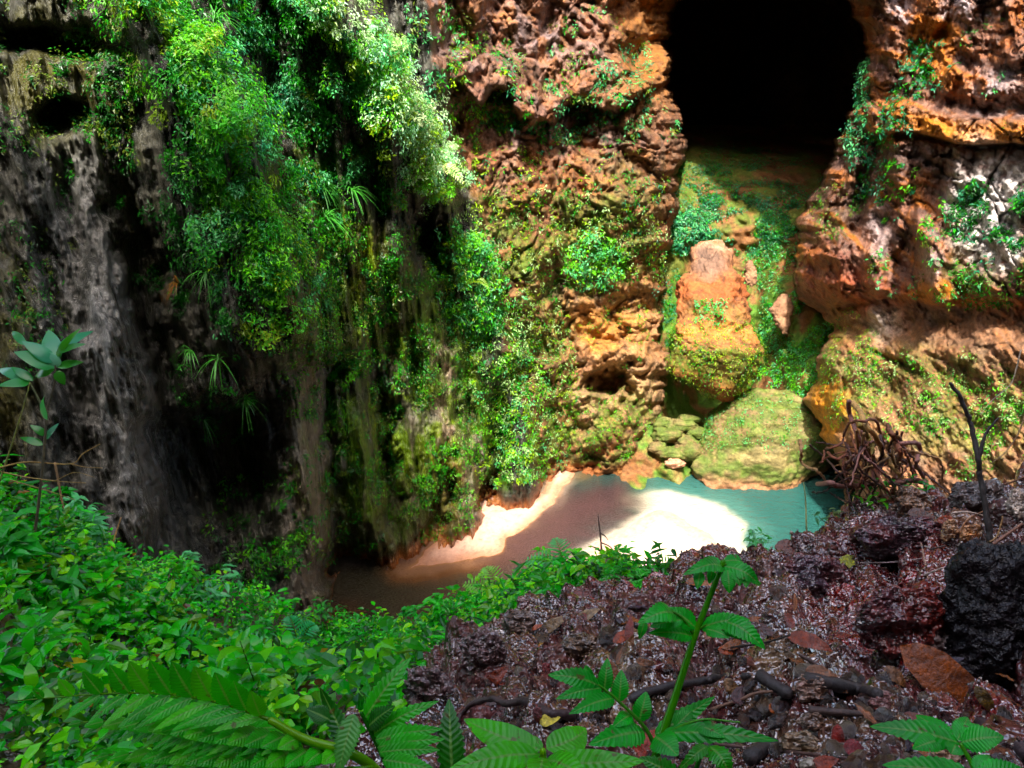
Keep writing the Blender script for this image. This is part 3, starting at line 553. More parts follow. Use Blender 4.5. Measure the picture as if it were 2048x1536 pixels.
def ground_z(x, y):
    r = bv.ray_cast(Vector((x, y, 30)), Vector((0, 0, -1))); return r[0].z if r[0] is not None else 0
# unseen tall rock face added behind the viewer to keep the bank in shade
xx = np.linspace(-26, 22, 110); top_y = np.interp(xx, [-26, -16, -8, -4, -2.9, -1.6, 0, 3.0, 5, 8, 22], [9, 7.5, 6.2, 5.2, 3.6, 2.8, 2.8, 3.6, 3.0, 1.0, -2])
tz = 20+(top_y+4)*math.tan(SUN_EL)/math.cos(PI-SUN_AZ)
hf = np.concatenate([np.linspace(0, 1, 60), np.ones(20)]); back_ = np.concatenate([np.zeros(60), np.linspace(.5, 22, 20)])
z0_ = 12.3; GZ = z0_+hf[:, None]*(tz[None]-z0_); GY = -1.4-2.6*hf[:, None]-back_[:, None]+0*GZ
Gh = np.stack([np.broadcast_to(xx, GZ.shape), GY, GZ], -1); Gh = Gh+fbm(Gh*.5, 4)[..., None]*np.array([.5, .9, 1.2])*sst(0, .08, hf)[:, None, None]
put('rear_shade_cliff', mesh_np('rear_shade_cliff', Gh, gridfaces(*Gh.shape[:2]), np.zeros(Gh.shape)+C_(.16, .12, .085), rough=np.full(Gh.shape[:2], .4)), M_WALL, kind='structure', label='unseen rock face added behind the viewer to shade the bank')

# unseen upper walls added to narrow the sky opening round the pool
an = np.linspace(-.35*PI, 1.35*PI, 150)[::-1]; zz_ = np.linspace(17, 41, 50); AN, ZZ = np.meshgrid(an, zz_)
ru = 1.0+.012*(ZZ-17); UX = -2.0+15.5*ru*np.cos(AN); UY = 9.0+16.5*ru*np.sin(AN); UP = np.stack([UX, UY, ZZ], -1); UP = UP+fbm(UP*.3, 4)[..., None]*np.array([1.4, 1.4, .3])
put('sky_narrowing_cliffs', mesh_np('sky_narrowing_cliffs', UP, gridfaces(*UX.shape), blend(np.zeros(UP.shape)+C_(.13, .09, .06), sst(-.2, .4, fbm(UP*.5, 3)), (.03, .06, .012)), rough=np.full(UX.shape, .3)), M_WALL, kind='structure', label='unseen upper walls with green growth added to narrow the sky')
# ================================================================== VEGETATION ON THE CLIFFS
LIME = (.13, .38, .03); GREEN = (.035, .20, .025); DARK = (.015, .085, .015); BLUE = (.035, .17, .085); YEL = (.22, .34, .04); PALE = (.30, .44, .20); OLIVE = (.13, .18, .04); MINT = (.10, .34, .14)
def rand_unit(n):
    v = rng.normal(size=(n, 3)); return v/np.linalg.norm(v, axis=1)[:, None]
def norm(v): return v/(np.linalg.norm(v, axis=-1)[..., None]+1e-9)
def leafset(P, N, size, col, aspect=.42, near=False, droop=.5, up=.5, spread=.9, fold=.18):
    "one small folded blade per point: vertices, faces, colours"
    n = len(P); size = np.broadcast_to(size, (n,))
    Nn = norm(N+rand_unit(n)*.55+np.array([0, 0, up]))
    T = rand_unit(n)*spread+N*.35+np.array([0, 0, -droop]); T = norm(T-Nn*(T*Nn).sum(1)[:, None]); Sd = np.cross(Nn, T)
    Lz = size[:, None]; W = Lz*aspect*(.8+.4*rng.rand(n, 1))
    if not near:
        V = np.stack([P, P+T*Lz*.42+Sd*W*.5+Nn*W*fold, P+T*Lz-Nn*Lz*.12, P+T*Lz*.42-Sd*W*.5+Nn*W*fold], 1).reshape(-1, 3)
        b = np.arange(n)[:, None]*4; Fc = np.concatenate([b+np.array([0, 1, 2]), b+np.array([0, 2, 3])], 0); k = 4
    else:
        c = Nn*W*fold; st = P+T*Lz*.0
        V = np.stack([P, P+T*Lz*.28+Sd*W*.46+c, P+T*Lz*.30, P+T*Lz*.28-Sd*W*.46+c, P+T*Lz*.62+Sd*W*.38+c*.8-Nn*Lz*.05, P+T*Lz*.64-Nn*Lz*.06, P+T*Lz*.62-Sd*W*.38+c*.8-Nn*Lz*.05, P+T*Lz-Nn*Lz*.20], 1).reshape(-1, 3)
        b = np.arange(n)[:, None]*8
        fs = [(0, 1, 2), (0, 2, 3), (1, 4, 5), (1, 5, 2), (2, 5, 6), (2, 6, 3), (4, 7, 5), (5, 7, 6)]
        Fc = np.concatenate([b+np.array(q) for q in fs], 0); k = 8
    return V, Fc, np.repeat(np.broadcast_to(col, (n, 3)), k, 0)
def put_set(name, sets, mat, parent=None, **kw):
    V, Fc, Cc = merge(sets); return put(name, mesh_np(name, V, Fc, Cc, smooth=False), mat, parent, **kw)
def S1_at(px, py):
    ri = np.clip(np.searchsorted(S1.PY[:, 0], py), 0, S1.PX.shape[0]-1); e = er[ri]
    ci = np.clip(40+((px+20)/(e+20)*(S1.PX.shape[1]-40-K1)), 0, S1.PX.shape[1]-K1-1).astype(int); return S1.P[ri, ci], S1.N[ri, ci]
K1 = 26
def S2_at(px, py):
    ri = np.clip(np.searchsorted(S2.PY[:, 0], py), 0, S2.PX.shape[0]-1); e = el[ri]
    ci = np.clip(22+(px-e)/(2060-e)*189, 22, S2.PX.shape[1]-1).astype(int); return S2.P[ri, ci], S2.N[ri, ci]
def S3_at(px, py):
    ri = np.clip(((py-250)/3).astype(int), 0, S3.PX.shape[0]-1); ci = np.clip(((px-1230)/3.2).astype(int), 0, S3.PX.shape[1]-1); return S3.P[ri, ci], S3.N[ri, ci]
def pick(pal, n):
    i = rng.randint(len(pal), size=n); return np.array(pal)[i]
def ell(n, cx, cy, rx, ry, ang):
    a = rng.rand(n)*2*PI; r = np.sqrt(rng.rand(n))*1.12; x = np.cos(a)*r*rx; y = np.sin(a)*r*ry; t = math.radians(ang)
    return cx+x*math.cos(t)-y*math.sin(t), cy+x*math.sin(t)+y*math.cos(t)
def band(n, pts, hw):
    P = crom([(a, b, 0) for a, b in pts], 200); i = rng.randint(200, size=n); w_ = rng.normal(size=n)*hw*.55
    T = np.gradient(P, axis=0)[i]; T /= np.linalg.norm(T, axis=1)[:, None]
    return P[i, 0]-T[:, 1]*w_, P[i, 1]+T[:, 0]*w_
def scatter(at, px, py, per, cr, h, size, pal, thr=None, nsc=1.4, clump=0, **kw):
    "clumps of small leaves rooted at the rock behind each pixel"
    P, N = at(px, py)
    if thr is not None:
        q = fbm(P*nsc+11, 3); m = q > thr; P, N, px = P[m], N[m], px[m]
    if clump: P, N = P[::clump], N[::clump]; per = int(per*clump*.85); cr = cr*1.25
    n = len(P); cc = pick(pal, n)*(.65+.7*rng.rand(n, 1)); cnt = rng.randint(max(1, per//2), int(per*1.5)+1, size=n)
    i = np.repeat(np.arange(n), cnt); m = len(i); hk = (rng.rand(n)**1.5*h+.02)[i]
    off = rand_unit(m)*rng.rand(m, 1)**.4*(cr*(.5+rng.rand(n)))[i][:, None]
    Q = P[i]+N[i]*(hk*(.25+.75*rng.rand(m)))[:, None]+off+np.array([0, 0, 1.])*0
    # keep in front of the rock
    dn = ((Q-P[i])*N[i]).sum(1); Q += N[i]*np.clip(.02-dn, 0, 9)[:, None]
    return leafset(Q, N[i], size*(.6+.8*rng.rand(m)), cc[i]*(.75+.5*rng.rand(m, 1)), **kw)
sets = []
A = lambda *a, **k: sets.append(scatter(S1_at, *a, **k))
crestA = [(235, -60), (360, 110), (440, 260), (520, 430), (585, 640)]
A(*band(1500, crestA, 62), 27, 0.13, 0.20, 0.063, [LIME, LIME, GREEN, MINT, YEL], thr=-0.13, clump=3)
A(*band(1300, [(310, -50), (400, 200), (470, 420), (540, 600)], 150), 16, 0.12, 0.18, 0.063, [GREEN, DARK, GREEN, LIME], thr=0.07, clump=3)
A(*ell(1900, 590, 130, 140, 230, -16), 21, 0.12, 0.18, 0.056, [GREEN, GREEN, DARK, MINT, BLUE], thr=-0.03, clump=3)
crestB = [(640, -60), (730, 90), (800, 200), (855, 300), (878, 390)]
A(*band(1700, crestB, 52), 25, 0.12, 0.20, 0.063, [(.46, .60, .38), (.30, .52, .34), LIME, (.46, .60, .38), YEL], thr=-0.23, clump=3)  # crest leaves coloured paler to carry the sunlight on this rib
A(*ell(800, 700, 300, 90, 150, -20), 20, 0.11, 0.13, 0.056, [GREEN, MINT, DARK, OLIVE], thr=0.02, clump=3)
A(*ell(700, 430, 520, 110, 190, -12), 20, 0.11, 0.16, 0.063, [GREEN, DARK, DARK, MINT], thr=0.17, clump=3)
A(*ell(300, 450, 760, 100, 110, 0), 14, 0.10, 0.09, 0.056, [DARK, GREEN], thr=0.17)
A(*ell(300, 220, 160, 90, 160, -20), 18, 0.12, 0.11, 0.053, [DARK, GREEN, OLIVE], thr=.0)
A(*ell(260, 90, 70, 120, 90, 0), 16, 0.10, 0.09, 0.046, [DARK, OLIVE], thr=.05)
A(*ell(900, 700, 640, 120, 300, -8), 7, .10, .10, .07, [GREEN, DARK, OLIVE], thr=.0)
A(*ell(600, 820, 760, 100, 180, -12), 6, .08, .06, .055, [GREEN, OLIVE, DARK], thr=-.1)
A(*ell(350, 520, 1060, 90, 110, 0), 10, .14, .25, .085, [GREEN, DARK, LIME], thr=.05)
A(*ell(260, 640, 980, 60, 140, 0), 7, .1, .12, .07, [GREEN, OLIVE], thr=.0)
A(*ell(380, 700, 900, 90, 180, -5), 6, .1, .12, .07, [GREEN, DARK], thr=.05)
A(*ell(250, 870, 930, 40, 70, 0), 8, .1, .14, .06, [GREEN, LIME], thr=.0)
A(*ell(3800, 830, 740, 170, 270, -14), 9, .09, .06, .045, [GREEN, OLIVE, LIME, DARK], thr=-.05)
A(*ell(1100, 650, 620, 110, 260, -8), 9, .10, .10, .05, [GREEN, LIME, DARK], thr=.0)
A(*ell(900, 860, 960, 110, 110, 0), 7, .09, .06, .045, [GREEN, OLIVE, LIME], thr=-.05)
A(*ell(500, 60, 420, 80, 330, 0), 7, .10, .08, .05, [DARK, OLIVE, GREEN], thr=.05)
# the sunlit mossy pillar
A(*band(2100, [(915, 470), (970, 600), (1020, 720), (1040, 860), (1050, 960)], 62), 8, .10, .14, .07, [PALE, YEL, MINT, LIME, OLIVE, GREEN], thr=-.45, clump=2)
A(*ell(500, 930, 560, 60, 110, -20), 10, .13, .18, .09, [MINT, LIME, GREEN], thr=-.3)
A(*ell(900, 1090, 740, 60, 160, -8), 6, .09, .07, .055, [YEL, PALE, OLIVE, GREEN], thr=-.4)
# back wall
A(*ell(900, 1130, 480, 210, 90, 8), 7, .12, .10, .065, [YEL, OLIVE, GREEN, PALE], thr=-.3)
A(*ell(220, 1190, 520, 55, 50, 0), 10, .14, .20, .08, [LIME, MINT], thr=-.6)
A(*ell(700, 1110, 200, 230, 70, 10), 9, .12, .12, .08, [MINT, BLUE, GREEN, OLIVE], thr=.0)
A(*ell(420, 1100, 340, 210, 80, 10), 6, .10, .10, .07, [OLIVE, YEL, BLUE, GREEN], thr=.05)
A(*ell(300, 1050, 60, 230, 60, 5), 8, .12, .10, .075, [MINT, GREEN, OLIVE], thr=.1)
A(*ell(260, 960, 200, 70, 110, -20), 8, .12, .12, .08, [YEL, LIME, GREEN], thr=-.05)
A(*ell(200, 1250, 180, 60, 90, 0), 9, .12, .12, .08, [MINT, BLUE], thr=-.1)
A(*ell(260, 1290, 440, 45, 150, 0), 7, .1, .09, .06, [GREEN, BLUE, OLIVE], thr=-.1)
A(*ell(220, 1230, 660, 100, 60, 0), 6, .09, .07, .055, [OLIVE, GREEN, YEL], thr=.1)
A(*ell(450, 1210, 850, 90, 70, 0), 6, .09, .05, .05, [OLIVE, GREEN, LIME], thr=-.2)
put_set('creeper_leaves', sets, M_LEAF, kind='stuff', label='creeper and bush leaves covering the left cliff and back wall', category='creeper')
sets = []
B = lambda *a, **k: sets.append(scatter(S2_at, *a, **k))
B(*band(260, [(1850, 80), (1840, 150), (1790, 220), (1760, 300), (1740, 400)], 34), 9, .12, .10, .085, [BLUE, GREEN, BLUE], thr=-.3)
B(*ell(160, 1720, 220, 18, 100, 5), 8, .1, .10, .08, [BLUE, MINT], thr=-.5)
B(*ell(380, 1990, 450, 80, 90, 0), 10, .12, .12, .085, [BLUE, GREEN, DARK], thr=.0)
B(*ell(260, 1880, 530, 130, 60, 0), 7, .1, .08, .07, [OLIVE, GREEN, MINT], thr=.05)
B(*ell(120, 1830, 400, 60, 90, 0), 9, .1, .10, .08, [LIME, GREEN, BLUE], thr=.1)
B(*ell(140, 1680, 420, 50, 50, 0), 7, .1, .08, .06, [GREEN, OLIVE], thr=.0)
B(*ell(90, 1990, 120, 70, 130, 0), 6, .08, .06, .06, [GREEN, MINT], thr=.25)
B(*ell(1600, 1860, 790, 200, 95, 12), 5, .08, .04, .05, [GREEN, OLIVE, LIME, PALE], thr=-.1)
B(*ell(500, 1700, 740, 60, 110, 0), 5, .08, .05, .05, [OLIVE, GREEN, YEL], thr=-.1)
B(*ell(700, 1980, 880, 120, 70, 0), 5, .08, .04, .05, [OLIVE, GREEN], thr=.0)
B(*ell(260, 1960, 560, 90, 50, 0), 6, .08, .05, .055, [OLIVE, GREEN], thr=-.1)
put_set('right_creeper_leaves', sets, M_LEAF, kind='stuff', label='creepers in patches over the right rock wall', category='creeper')
sets = []
Cc_ = lambda *a, **k: sets.append(scatter(S3_at, *a, **k))
Cc_(*ell(2600, 1490, 400, 160, 95, 0), 9, .13, .16, .07, [BLUE, GREEN, BLUE, DARK], thr=-.05)
Cc_(*ell(240, 1400, 470, 60, 40, 0), 10, .13, .2, .10, [BLUE, MINT], thr=-.2)
Cc_(*ell(1500, 1545, 570, 70, 130, 0), 7, .1, .10, .07, [GREEN, MINT, OLIVE], thr=-.2)
Cc_(*ell(1500, 1585, 740, 75, 150, 10), 7, .1, .10, .07, [MINT, GREEN, LIME], thr=-.2)
Cc_(*ell(300, 1340, 560, 24, 130, 0), 7, .1, .10, .07, [BLUE, GREEN], thr=-.2)
put_set('chute_ferns', sets, M_LEAF, kind='stuff', label='low blue green plants growing over the scree below the cave', category='ground cover')
# ================================================================== BOULDERS BELOW THE CAVE
def lofted(rows_, depth, thick=.85, nr=90, na=120, noise=.10, nfreq=1.3, sup=2.4, seed=0):
    "closed rock from rows (py, left px, right px); thickness in depth follows its real width"
    rows_ = np.array(rows_, float); t = np.linspace(0, 1, nr); y = rows_[0, 0]+(rows_[-1, 0]-rows_[0, 0])*t
    Lr = np.interp(y, rows_[:, 0], rows_[:, 1]); Rr_ = np.interp(y, rows_[:, 0], rows_[:, 2])
    a = np.linspace(0, 2*PI, na, endpoint=False); ca, sa = np.cos(a), np.sin(a)
    ca2 = np.sign(ca)*np.abs(ca)**(2/sup); sa2 = np.sign(sa)*np.abs(sa)**(2/sup)
    cx_ = (Lr+Rr_)/2; hw = (Rr_-Lr)/2; dd = depth if np.ndim(depth) == 0 else np.interp(y, depth[0], depth[1])
    dc = np.broadcast_to(dd, y.shape)[:, None]; hm = hw[:, None]*dc/F
    Dd = dc+hm*thick*sa2[None]; P = pix(cx_[:, None]+hw[:, None]*ca2[None]*dc/Dd*1.0, np.broadcast_to(y[:, None], Dd.shape), Dd)
    # caps: pull end rows to their centres
    for e in (0, -1): P[e] = P[e].mean(0)
    c0 = P.mean((0, 1)); n_ = norm(P-P.mean(1)[:, None]*.6-c0*.4)
    q = P+seed*7.7; wk = worley(q*nfreq*1.1)
    P = P+n_*((fbm(q*nfreq, 4)*noise*1.5+(.5-wk[0])*noise*1.6+fbm(q*nfreq*5, 4)*noise*.55+fbm(q*nfreq*16, 3)*noise*.22))[..., None]
    return P, n_
def rock_thing(name, rows_, depth, label, colf, mat=None, cat='rock', group=None, **kw):
    P, n_ = lofted(rows_, depth, **kw); base = P.reshape(-1, 3).mean(0); 
    c = colf(P, *topix(P)); o = put(name, mesh_np(name, (P-base), gridfaces(P.shape[0], P.shape[1], True), c, rough=np.full(P.shape[:2], kw.get('wet', .35))), mat or M_BOULD, label=label, category=cat, group=group)
    o.location = base; return o, P, n_
def c_boulder(P, x, y):
    n1 = fbm(P*1.6, 4); n2 = fbm(P*6, 3); xx_ = x+n1*18; yy_ = y+n1*16+n2*8; c = np.zeros(P.shape)+C_(.24, .105, .045); c = blend(c, sst(-.1, .5, n2)*.6, (.11, .045, .025))
    c = blend(c, spot(xx_, yy_, 1420, 525, 48, 30, -6, 4)*.9, (.15, .095, .07)); c = blend(c, spot(xx_, yy_, 1425, 492, 40, 12, -6, 3)*.8, (.34, .23, .16)); c = blend(c, sst(552, 570, yy_)*sst(612, 598, yy_)*.7, (.25, .075, .03))  # brown facet, then a pale cap painted as the sunlit top
    c = blend(c, spot(xx_, yy_, 1425, 622, 50, 14, 4, 3)*.8, (.09, .11, .02)); c = blend(c, sst(640, 650, yy_)*sst(690, 670, yy_)*.8, (.34, .15, .055))
    c = blend(c, sst(690, 705, yy_)*sst(790, 760, y-(x-1430)*.3+n2*14)*sst(-.9, 0, n2)*.9, (.085, .10, .018)); ck_ = worley(P*1.5+3); c = blend(c, sst(.06, 0, ck_[1]-ck_[0])*sst(0, .4, n1)*.7, (.03, .015, .01))
    return blend(c, sst(750, 775, y-(x-1430)*.3+n2*14)*.85, (.15, .055, .018))
bo, Pb, Nb = rock_thing('balanced_boulder', [(480, 1405, 1440), (490, 1390, 1452), (512, 1382, 1462), (545, 1384, 1470), (556, 1366, 1488), (590, 1362, 1502), (620, 1352, 1496), (650, 1348, 1500), (690, 1341, 1512), (730, 1344, 1516), (755, 1358, 1508), (775, 1388, 1494), (794, 1422, 1468), (802, 1435, 1455)], ([484, 560, 700, 805], [23.4, 22.9, 22.2, 23.0]),
    'tall orange and mossy boulder standing in the chute below the cave', c_boulder, cat='boulder', thick=.8, noise=.14, nfreq=1.2, nr=120, na=150, sup=2.05)
def c_moss(P, x, y):
    n1 = fbm(P*1.3, 4); n2 = fbm(P*6, 3); c = np.zeros(P.shape)+C_(.16, .115, .055)
    c = blend(c, sst(-.6, .1, n1+n2*.3)*.85, (.075, .12, .025)); c = blend(c, sst(.1, .6, n1)*.6, (.26, .18, .10)); return blend(c, sst(.35, .0, P[..., 2])*.8, (.36, .17, .10))
def in_front(P, rows_): return P
mb, Pm_, Nm_ = rock_thing('mossy_boulder', [(780, 1490, 1600), (800, 1450, 1650), (830, 1412, 1720), (870, 1400, 1725), (910, 1392, 1680), (945, 1392, 1640), (975, 1405, 1600), (1005, 1440, 1575), (1030, 1490, 1550), (1045, 1515, 1535)], ([780, 900, 1045], [23.4, 23.35, 23.1]),
    'broad pale green mossy boulder at the edge of the pool', c_moss, cat='boulder', thick=.55, noise=.11, nfreq=.9, nr=120, na=150)
def c_brown(P, x, y):
    n2 = fbm(P*5, 3); return blend(np.zeros(P.shape)+C_(.26, .15, .09), sst(-.1, .4, n2)*.6, (.16, .08, .05))
rock_thing('pointed_rock', [(588, 1566, 1576), (606, 1545, 1584), (620, 1540, 1583), (640, 1550, 1580), (668, 1566, 1574)], 23.0, 'small brown pointed rock lodged on the mossy chute', c_brown, thick=.8, noise=.05, nfreq=3, nr=40, na=48)
rock_thing('dark_rock', [(520, 1496, 1502), (535, 1490, 1514), (560, 1488, 1512), (575, 1492, 1504)], 23.6, 'small dark knobbly rock right of the tall boulder', c_brown, thick=.8, noise=.05, nfreq=3, nr=30, na=40)
for k, (cx_, cy_, w_, h_) in enumerate([(1335, 870, 34, 18), (1372, 885, 26, 14), (1345, 905, 30, 14), (1385, 905, 30, 20), (1318, 893, 20, 12), (1360, 850, 34, 14), (1400, 868, 22, 12), (1352, 928, 24, 9), (1330, 848, 24, 12), (1376, 838, 24, 10)]):
    dz = float(np.interp(cy_, [838, 928], [23.4, 22.9]))
    rock_thing('stream_rock', [(cy_-h_, cx_-w_*.4, cx_+w_*.3), (cy_-h_*.5, cx_-w_*.85, cx_+w_*.8), (cy_, cx_-w_, cx_+w_), (cy_+h_*.6, cx_-w_*.9, cx_+w_*.85), (cy_+h_, cx_-w_*.4, cx_+w_*.4)], dz,
        ['mossy rock at the left of the pile under the tall boulder', 'flat olive rock in the middle of the pile under the tall boulder', 'rounded rock low in the pile at the water', 'largest mossy rock at the water beside the broad boulder', 'small rock leftmost in the pile above the pool', 'dark green slab high in the pile under the tall boulder', 'small rock tucked against the broad mossy boulder', 'flat pinkish stone lying at the pool edge', 'small dark rock at the upper left of the pile', 'small dark slab topmost in the pile under the boulder'][k],
        c_moss if k not in (7,) else (lambda P, x, y: np.zeros(P.shape)+C_(.5, .27, .18)), thick=.8, noise=.07, nfreq=2.5, nr=28, na=36, group='rocks piled between the boulders and the pool')
# leaves growing on the boulders
sets = []
for (P, N_, sel, cnt, pal, sz) in ((Pb, Nb, lambda x, y: (y > 640) & (y < 790), 900, [OLIVE, YEL, GREEN], .05), (Pb, Nb, lambda x, y: (y > 600) & (y < 645) & (x > 1395) & (x < 1450), 60, [GREEN, MINT], .07), (Pm_, Nm_, lambda x, y: (y > 790) & (y < 900), 800, [MINT, GREEN, OLIVE], .05)):
    x, y = topix(P); f_ = P[..., 1] < P[..., 1].mean(1)[:, None]; ok = np.argwhere(sel(x, y) & f_); s_ = ok[rng.randint(len(ok), size=cnt)]; p = P[s_[:, 0], s_[:, 1]]; q = N_[s_[:, 0], s_[:, 1]]
    i = np.repeat(np.arange(cnt), 4); m_ = len(i); Q = p[i]+rand_unit(m_)*.07+q[i]*.05
    sets.append(leafset(Q, q[i], sz*(.6+.8*rng.rand(m_)), pick(pal, cnt)[i]*(.7+.6*rng.rand(m_, 1))))
put_set('boulder_moss_leaves', sets, M_LEAF, kind='stuff', label='tiny creeping leaves over the boulders', category='moss')
# ================================================================== SHRUBS AND TUFTS ON THE CLIFF
def at_any(px, py):
    P, N = (S1_at if px < 1320 else S2_at if px > 1640 else S3_at)(np.array([px]), np.array([py])); return P[0], N[0]
def shrub(px, py, r, n, size, pal, label, cat='shrub', group=None, out=.5, near=True, at=None, squash=.9):
    if cat == 'shrub': size *= .68; n = int(n*1.5); r *= .8; squash = .7
    if at is None: P, N = at_any(px, py)
    else: P, N = at
    o = empty('shrub', P, label, cat, group)
    c0 = N*r*out+np.array([0, 0, r*.35]); nb = max(7, n//28); cen = c0+rand_unit(nb)*r*(.25+.75*rng.rand(nb, 1)**.5)*np.array([1, 1, squash])
    k = rng.randint(nb, size=n); Q = cen[k]+rand_unit(n)*r*.3*rng.rand(n, 1)**.4; cc = pick(pal, nb)[k]*(.7+.6*rng.rand(n, 1))
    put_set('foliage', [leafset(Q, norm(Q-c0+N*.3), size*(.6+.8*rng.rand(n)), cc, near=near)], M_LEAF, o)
    st = [tube([(0, 0, 0), cen[j]*.5+rand_unit(1)[0]*r*.1, cen[j]], .03*r, .008*r, 7, 5) for j in range(min(nb, 6))]
    V, Fc = merge(st); put('stem', mesh_np('stem', V, Fc, np.zeros((len(V), 3))+C_(.07, .045, .025)), M_WOOD, o); return o
shrub(565, 655, .62, 1500, .085, [LIME, LIME, (.10, .42, .06), YEL], 'bright lime shrub jutting from the lowest tip of the left leafy rib')
shrub(455, 250, .55, 900, .09, [LIME, (.10, .42, .06), MINT], 'bright green shrub high on the left leafy rib')
shrub(395, 130, .42, 650, .085, [YEL, LIME], 'yellow green shrub near the top of the left leafy rib')
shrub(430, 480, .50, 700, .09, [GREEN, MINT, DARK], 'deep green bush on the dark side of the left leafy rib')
shrub(600, 200, .45, 600, .09, [BLUE, MINT, (.12, .3, .2)], 'blue green glossy shrub between the two leafy ribs')
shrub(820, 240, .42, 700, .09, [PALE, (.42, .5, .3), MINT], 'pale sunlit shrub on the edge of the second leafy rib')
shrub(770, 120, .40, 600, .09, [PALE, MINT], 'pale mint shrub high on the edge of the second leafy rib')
shrub(870, 390, .35, 500, .08, [YEL, LIME], 'yellow green bush hanging from the end of the second leafy rib')
shrub(700, 760, .38, 420, .075, [GREEN, LIME], 'small green bush beside the long moss streak on the dark cliff')
shrub(1190, 520, .42, 480, .075, [LIME, MINT], 'bright green bush on the brown back wall above the orange rock')
shrub(570, 1090, .42, 460, .08, [LIME, GREEN], 'lime creeper bush low on the dark cliff above the green slope')
shrub(880, 930, .30, 260, .07, [LIME, GREEN], 'small bright bush low on the cliff near the sand bar')
shrub(940, 500, .45, 520, .085, [MINT, LIME], 'mint green bush at the top of the sunlit mossy pillar')
shrub(1850, 110, .22, 160, .07, [BLUE, GREEN], 'blue green plant high on the right rock wall')
shrub(1800, 330, .18, 110, .06, [GREEN, BLUE], 'small plant in the vertical crack of the right rock wall')
shrub(1940, 400, .24, 170, .07, [BLUE, DARK], 'dark plant growing on the white patch of the right wall')
shrub(1420, 470, .34, 260, .08, [BLUE, MINT], 'blue green fern bush behind the top of the tall boulder')
def tuft(px, py, ln, n, label, col=(.06, .20, .03), droop=1.0):
    P, N = at_any(px, py); P = P+N*.12; o = empty('grass_tuft', P, label, 'grass tuft'); Vs = []; bl = []
    for i in range(n):
        d = norm(N*.8+rand_unit(1)[0]*.8+np.array([0, 0, .5])); L_ = ln*(.6+.6*rng.rand()); t = np.linspace(0, 1, 7)[:, None]
        C0 = d*L_*t+np.array([0, 0, -1])*L_*droop*.75*t**2.2; s_ = norm(np.cross(d, [0, 0, 1.])); wd = .010*(1-t**2)+.001
        V = np.concatenate([C0-s_*wd, C0+s_*wd], 0); q = np.arange(6)[:, None]; Fq = np.concatenate([q+np.array([0, 1, 8]), q+np.array([0, 8, 7])]); bl.append((V, Fq, np.array(col)*(.6+.8*rng.rand())))
    put_set('blades', bl, M_LEAF, o)
for a in [(425, 60, .55, 34, 'broad grass tuft near the top of the cliff left of the bright rib'), (628, 365, .42, 24, 'upper of the grass tufts hanging above the long moss streak'), (690, 375, .42, 22, 'grass tuft hanging just right of the moss streak'), (635, 435, .5, 30, 'lower grass tuft arching over the moss streak'), (430, 535, .42, 22, 'grass tuft poking from the dark side of the left leafy rib'), (375, 565, .3, 18, 'reddish grass tuft on the dark cliff left of the leafy rib'), (445, 700, .4, 18, 'grass tuft left of the lime shrub on the dark cliff'), (395, 690, .3, 14, 'short grass tuft in the shade below the left rib'), (480, 785, .35, 16, 'grass tuft just above the dark hollow'), (398, 830, .3, 10, 'small grass tuft at the lip of the dark hollow')]:
    tuft(*a, col=(.20, .10, .03) if 'reddish' in a[4] else (.07, .24, .05))
# ================================================================== LEAF BLADES FOR NEAR PLANTS
def blade(base, tip, nrm, width, n=13, prof=(.25, 1.0), lobes=0, ld=.45, arch=.12, fold=.22, ripple=.0, side=0.0):
    base = np.asarray(base, float); tip = np.asarray(tip, float); ax = tip-base; Lg = np.linalg.norm(ax); t = ax/Lg
    nn = norm(np.asarray(nrm, float)-t*np.dot(nrm, t)); sd = np.cross(nn, t)
    if lobes: n = max(n, lobes*4+1)
    u = np.linspace(0, 1, n); p0, pk = prof
    w_ = np.sin(PI*np.clip(u, 0, 1)**(.75*pk))**.8; w_ = np.where(u < .08, np.maximum(w_, 0)*.9, w_); w_ = width*.5*np.clip(w_, .015, 1)
    lob = np.ones(n)
    if lobes: fr = (u*lobes) % 1.0; lob = 1-ld*(np.abs(fr-.45)*2)**1.6*sst(1.02, .75, u)
    cols_ = np.array([-1, -.5, 0, .5, 1.0]); V = []; UV = []
    for i in range(n):
        mid = base+ax*u[i]+nn*(arch*Lg*math.sin(PI*u[i]))+sd*side*Lg*math.sin(PI*u[i])
        for c_ in cols_:
            ww_ = w_[i]*(lob[i] if abs(c_) > .6 else 1.0)*c_
            sh = (.35*w_[i]*abs(c_) if lobes else 0)
            V.append(mid+sd*ww_+t*sh*.6+nn*(abs(c_)*w_[i]*fold*(1 if fold > 0 else 1)-(abs(c_) > .6)*w_[i]*.16+ripple*math.sin(u[i]*22+c_*2)*w_[i])); UV.append((u[i], c_*.5))
    q = gridfaces(n, 5); return np.array(V), np.vstack([q[:, [0, 1, 2]], q[:, [0, 2, 3]]]), np.array(UV)
def put_blade(name, mat, col, parent, *a, **k):
    V, Fc, UV = blade(*a, **k); n_ = len(V); jit_ = (.88+.24*rng.rand()); off = np.array(parent.matrix_basis.translation) if parent else 0
    par = parent
    o = put(name, mesh_np(name, V, Fc, np.zeros((n_, 3))+np.array(col)*jit_, uv=UV), mat, par); return o
def local_empty(name, P0, label, cat, group=None):
    o = empty(name, P0, label, cat, group); return o
